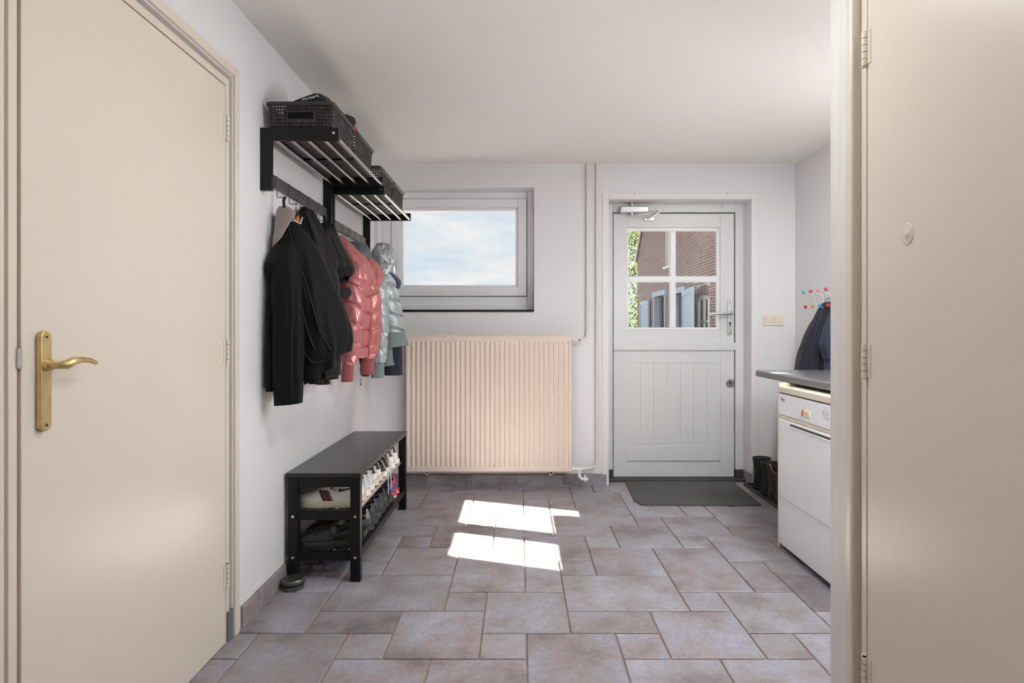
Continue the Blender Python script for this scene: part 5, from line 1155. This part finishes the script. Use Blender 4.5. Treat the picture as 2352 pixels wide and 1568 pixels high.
def leaf_panel(p0, p1, z0, z1, nm):
    d = (Vector((p1[0], p1[1], 0)) - Vector((p0[0], p0[1], 0))); L_ = d.length; d.normalize(); n_ = Vector((d.y, -d.x, 0))
    if n_.x > 0: n_ = -n_
    def bxx(mb, u0, u1, za, zb, t0, t1):
        vs = []
        for z in (za, zb):
            for (u, t) in ((u0, t0), (u1, t0), (u1, t1), (u0, t1)):
                q = Vector((p0[0], p0[1], 0)) + d * u + n_ * t; vs.append((q.x, q.y, z))
        mb.add(vs, [(0, 3, 2, 1), (4, 5, 6, 7), (0, 1, 5, 4), (1, 2, 6, 5), (2, 3, 7, 6), (3, 0, 4, 7)])
    m_ = MB(); bxx(m_, 0, L_, z0, z1, 0, 0.035); lf = m_.build(nm, M['barnblue'], barn)
    m_ = MB(); bxx(m_, 0, 0.10, z0, z1, 0.035, 0.06); bxx(m_, L_ - 0.10, L_, z0, z1, 0.035, 0.06); bxx(m_, 0.10, L_ - 0.10, z1 - 0.12, z1, 0.035, 0.06); m_.build('batten', M['barnblue'], lf)
leaf_panel((FX - 0.05, 18.80), (FX - 0.05, 17.62), -0.1, 2.05, 'barn_door_leaf')
leaf_panel((FX - 0.05, 13.95), (FX - 0.30, 12.30), -0.1, 2.05, 'barn_door_leaf')
# arched window
ya, yb, zs_ = 12.26, 13.02, 1.78
m_ = MB(); path = [(FX + 0.02, ya + 0.03, 0.8), (FX + 0.02, ya + 0.03, zs_)] + [(FX + 0.02, ya + 0.03 + (yb - ya - 0.06) * k / 8, zs_ + 0.075 * math.sin(PI * k / 8)) for k in range(1, 8)] + [(FX + 0.02, yb - 0.03, zs_), (FX + 0.02, yb - 0.03, 0.8)]
m_.tube(path, 0.035, 6); aw = m_.build('arched_window_frame', M['barnwhite'], barn)
m_ = MB(); m_.box(FX, FX + 0.05, 12.62, 12.66, 0.8, 1.86); m_.box(FX, FX + 0.05, ya, yb, 1.30, 1.34); m_.build('glazing_bar', M['barnwhite'], aw)
MB().box(FX + 0.06, FX + 0.07, ya, yb, 0.8, 1.88).build('pane', M['windowdark'], aw)
for yq in (12.30, 12.70): MB().box(FX + 0.052, FX + 0.058, yq, yq + 0.14, 0.8, 1.80).build('curtain', M['curtain'], aw)

# trees beyond the barn
M['leaf'] = mat('bright_leaf', (68, 88, 28), 0.6, var=(110, 118, 44), vscale=3.5); M['leaf2'] = mat('green_leaf', (46, 74, 26), 0.6, var=(90, 112, 40), vscale=3.5); M['bark'] = mat('brown_bark', (84, 70, 58), 0.9, bump=0.5, bscale=30)
for k_ in ('leaf', 'leaf2'):
    p = M[k_].node_tree.nodes['Principled BSDF']; p.inputs['Transmission Weight'].default_value = 0.0; p.inputs['Subsurface Weight'].default_value = 0.0
def tree(loc, h, rad, label, lm, n, seed):
    random.seed(seed); t_ = thing('tree', loc, label, 'tree', 'trees behind the barn'); c = Vector(loc) + Vector((0, 0, h * 0.58))
    m_ = MB(); m_.tube([loc, (loc[0] + 0.1, loc[1], loc[2] + h * 0.3), (loc[0], loc[1] + 0.1, loc[2] + h * 0.7), (loc[0], loc[1], loc[2] + h * 0.92)], 0.1, 8, rad=[0.16, 0.12, 0.07, 0.02])
    for k in range(14):
        a = random.random() * 2 * PI; z = loc[2] + h * random.uniform(0.2, 0.8); r_ = rad * random.uniform(0.5, 0.9); m_.tube([(loc[0], loc[1], z), (loc[0] + r_ * 0.5 * math.cos(a), loc[1] + r_ * 0.5 * math.sin(a), z + 0.35), (loc[0] + r_ * math.cos(a), loc[1] + r_ * math.sin(a), z + 0.3)], 0.03, 6, rad=[0.05, 0.03, 0.01])
    m_.build('trunk', M['bark'], t_, smooth=True)
    lf = MB()
    blobs = [(c + Vector((random.uniform(-1, 1) * rad * .7, random.uniform(-1, 1) * rad * .7, random.uniform(-1, 1) * h * .40)), rad * random.uniform(.25, .5)) for _ in range(26)]
    for i in range(n):
        b, br = random.choice(blobs); v = Vector((random.gauss(0, 1), random.gauss(0, 1), random.gauss(0, 1))).normalized() * br * random.random() ** 0.4; p_ = b + v
        if p_.z < 0.0: continue
        a = Vector((random.gauss(0, 1), random.gauss(0, 1), -0.8 + random.gauss(0, .6))).normalized(); s_ = a.cross(Vector((random.gauss(0, 1), random.gauss(0, 1), random.gauss(0, 1)))).normalized(); l_ = random.uniform(.07, .13); w_ = l_ * .3
        lf.add([p_, p_ + a * l_ * .5 + s_ * w_, p_ + a * l_, p_ + a * l_ * .5 - s_ * w_], [(0, 1, 2, 3)])
    tag(lf.build('foliage', lm, t_), None, None, None, 'stuff')
tree((5.6, 22.6, -0.2), 6.4, 1.6, 'bright yellow green tree just beyond the barn corner', M['leaf'], 9000, 11)
tree((5.6, 26.5, -0.2), 7.5, 2.2, 'deeper green tree farther behind the bright one', M['leaf2'], 9000, 12)

# ------------------------------------------------------------------ fill lamps added out of view to brighten the room
def uplighter(loc, r, label, strength, back, col=(1.0, 0.97, 0.93)):
    """added fill lamp, bowl on a wall: opaque shell, lit disc facing the ceiling; back = direction of the wall it hangs on"""
    l = thing('added_wall_lamp', loc, label, 'lamp', 'added wall fill lamps')
    x, y, z = loc
    MB().lathe([(0.02, -0.10), (r * 0.55, -0.085), (r * 0.9, -0.045), (r, 0.0), (r + 0.004, 0.004), (r - 0.004, 0.004), (r * 0.86, -0.04), (r * 0.5, -0.07), (0.001, -0.075)], loc, 28).build('shade_bowl', M['lampbase'], l, smooth=True)
    MB().lathe([(0.001, -0.016), (r * 0.93, -0.016), (r * 0.93, -0.012), (0.001, -0.012)], loc, 28).build('lit_disc', emit_mat('fill_uplighter_glow', col, strength), l)
    b = Vector(back); MB().cyl(Vector(loc) + b * r * 0.9 + Vector((0, 0, -0.05)), Vector(loc) + b * (r + 0.06) + Vector((0, 0, -0.05)), 0.03, 16).build('wall_bracket', M['lampbase'], l)
    return l
LC = (0.96, 0.98, 1.01)
uplighter((0.68, 0.30, 1.72), 0.15, 'added white bowl uplighter out of view on the hall wall', 76.0, (1, 0, 0), LC)  # unseen fill lamp, added to lift the hall and ceiling brightness
gl_ = thing('added_wall_lamp', (1.17, 1.80, 1.39), 'added white globe lamp out of view on the laundry niche wall', 'lamp')  # unseen globe put in as fill light for niche and far walls
MB().sphere((1.17, 1.80, 1.50), 0.10, 32, 20).build('fill_globe', emit_mat('fill_globe_glow', LC, 54.0), gl_, smooth=True)
MB().cyl((1.17, 1.80, 1.402), (1.17, 1.80, 1.385), 0.035, 18).build('lamp_cup', M['lampbase'], gl_, smooth=True, angle=40)
MB().tube([(1.17, 1.80, 1.388), (1.17, 1.74, 1.37), (1.17, 1.668, 1.37)], 0.012, 10).build('lamp_arm', M['lampbase'], gl_, smooth=True)
MB().lathe([(0.02, 0.035), (0.10, 0.018), (0.150, 0.0), (0.150, -0.003), (0.10, 0.012), (0.001, 0.026)], (1.17, 1.80, 1.602), 32).build('fill_lamp_shade', M['lampbase'], gl_, smooth=True)  # cap added to keep the fill light off the ceiling
def added_disc_lamp(x, y, r, strength, label):  # flush ceiling disc, an added fill light
    l = thing('added_ceiling_lamp', (x, y, 2.30), label, 'lamp', 'added ceiling fill lamps')
    MB().lathe([(0.001, 0.0), (r - 0.012, 0.0), (r - 0.012, 0.004), (0.001, 0.004)], (x, y, 2.318), 36).build('diffuser', emit_mat('fill_disc_glow', LC, strength), l)
    MB().lathe([(r - 0.010, 0.006), (r - 0.010, 0.0), (r, 0.0), (r, 0.040), (0.001, 0.040), (0.001, 0.012), (r - 0.010, 0.012)], (x, y, 2.316), 36).build('lamp_base', M['lampbase'], l, smooth=True, angle=40)
added_disc_lamp(0.22, 1.74, 0.21, 18.0, 'added flat round ceiling lamp out of view before the coat racks')  # added above the view to brighten the room
added_disc_lamp(1.66, 2.45, 0.16, 72.0, 'added flat round ceiling lamp out of view over the dryer')  # added behind the post to brighten right wall and dryer
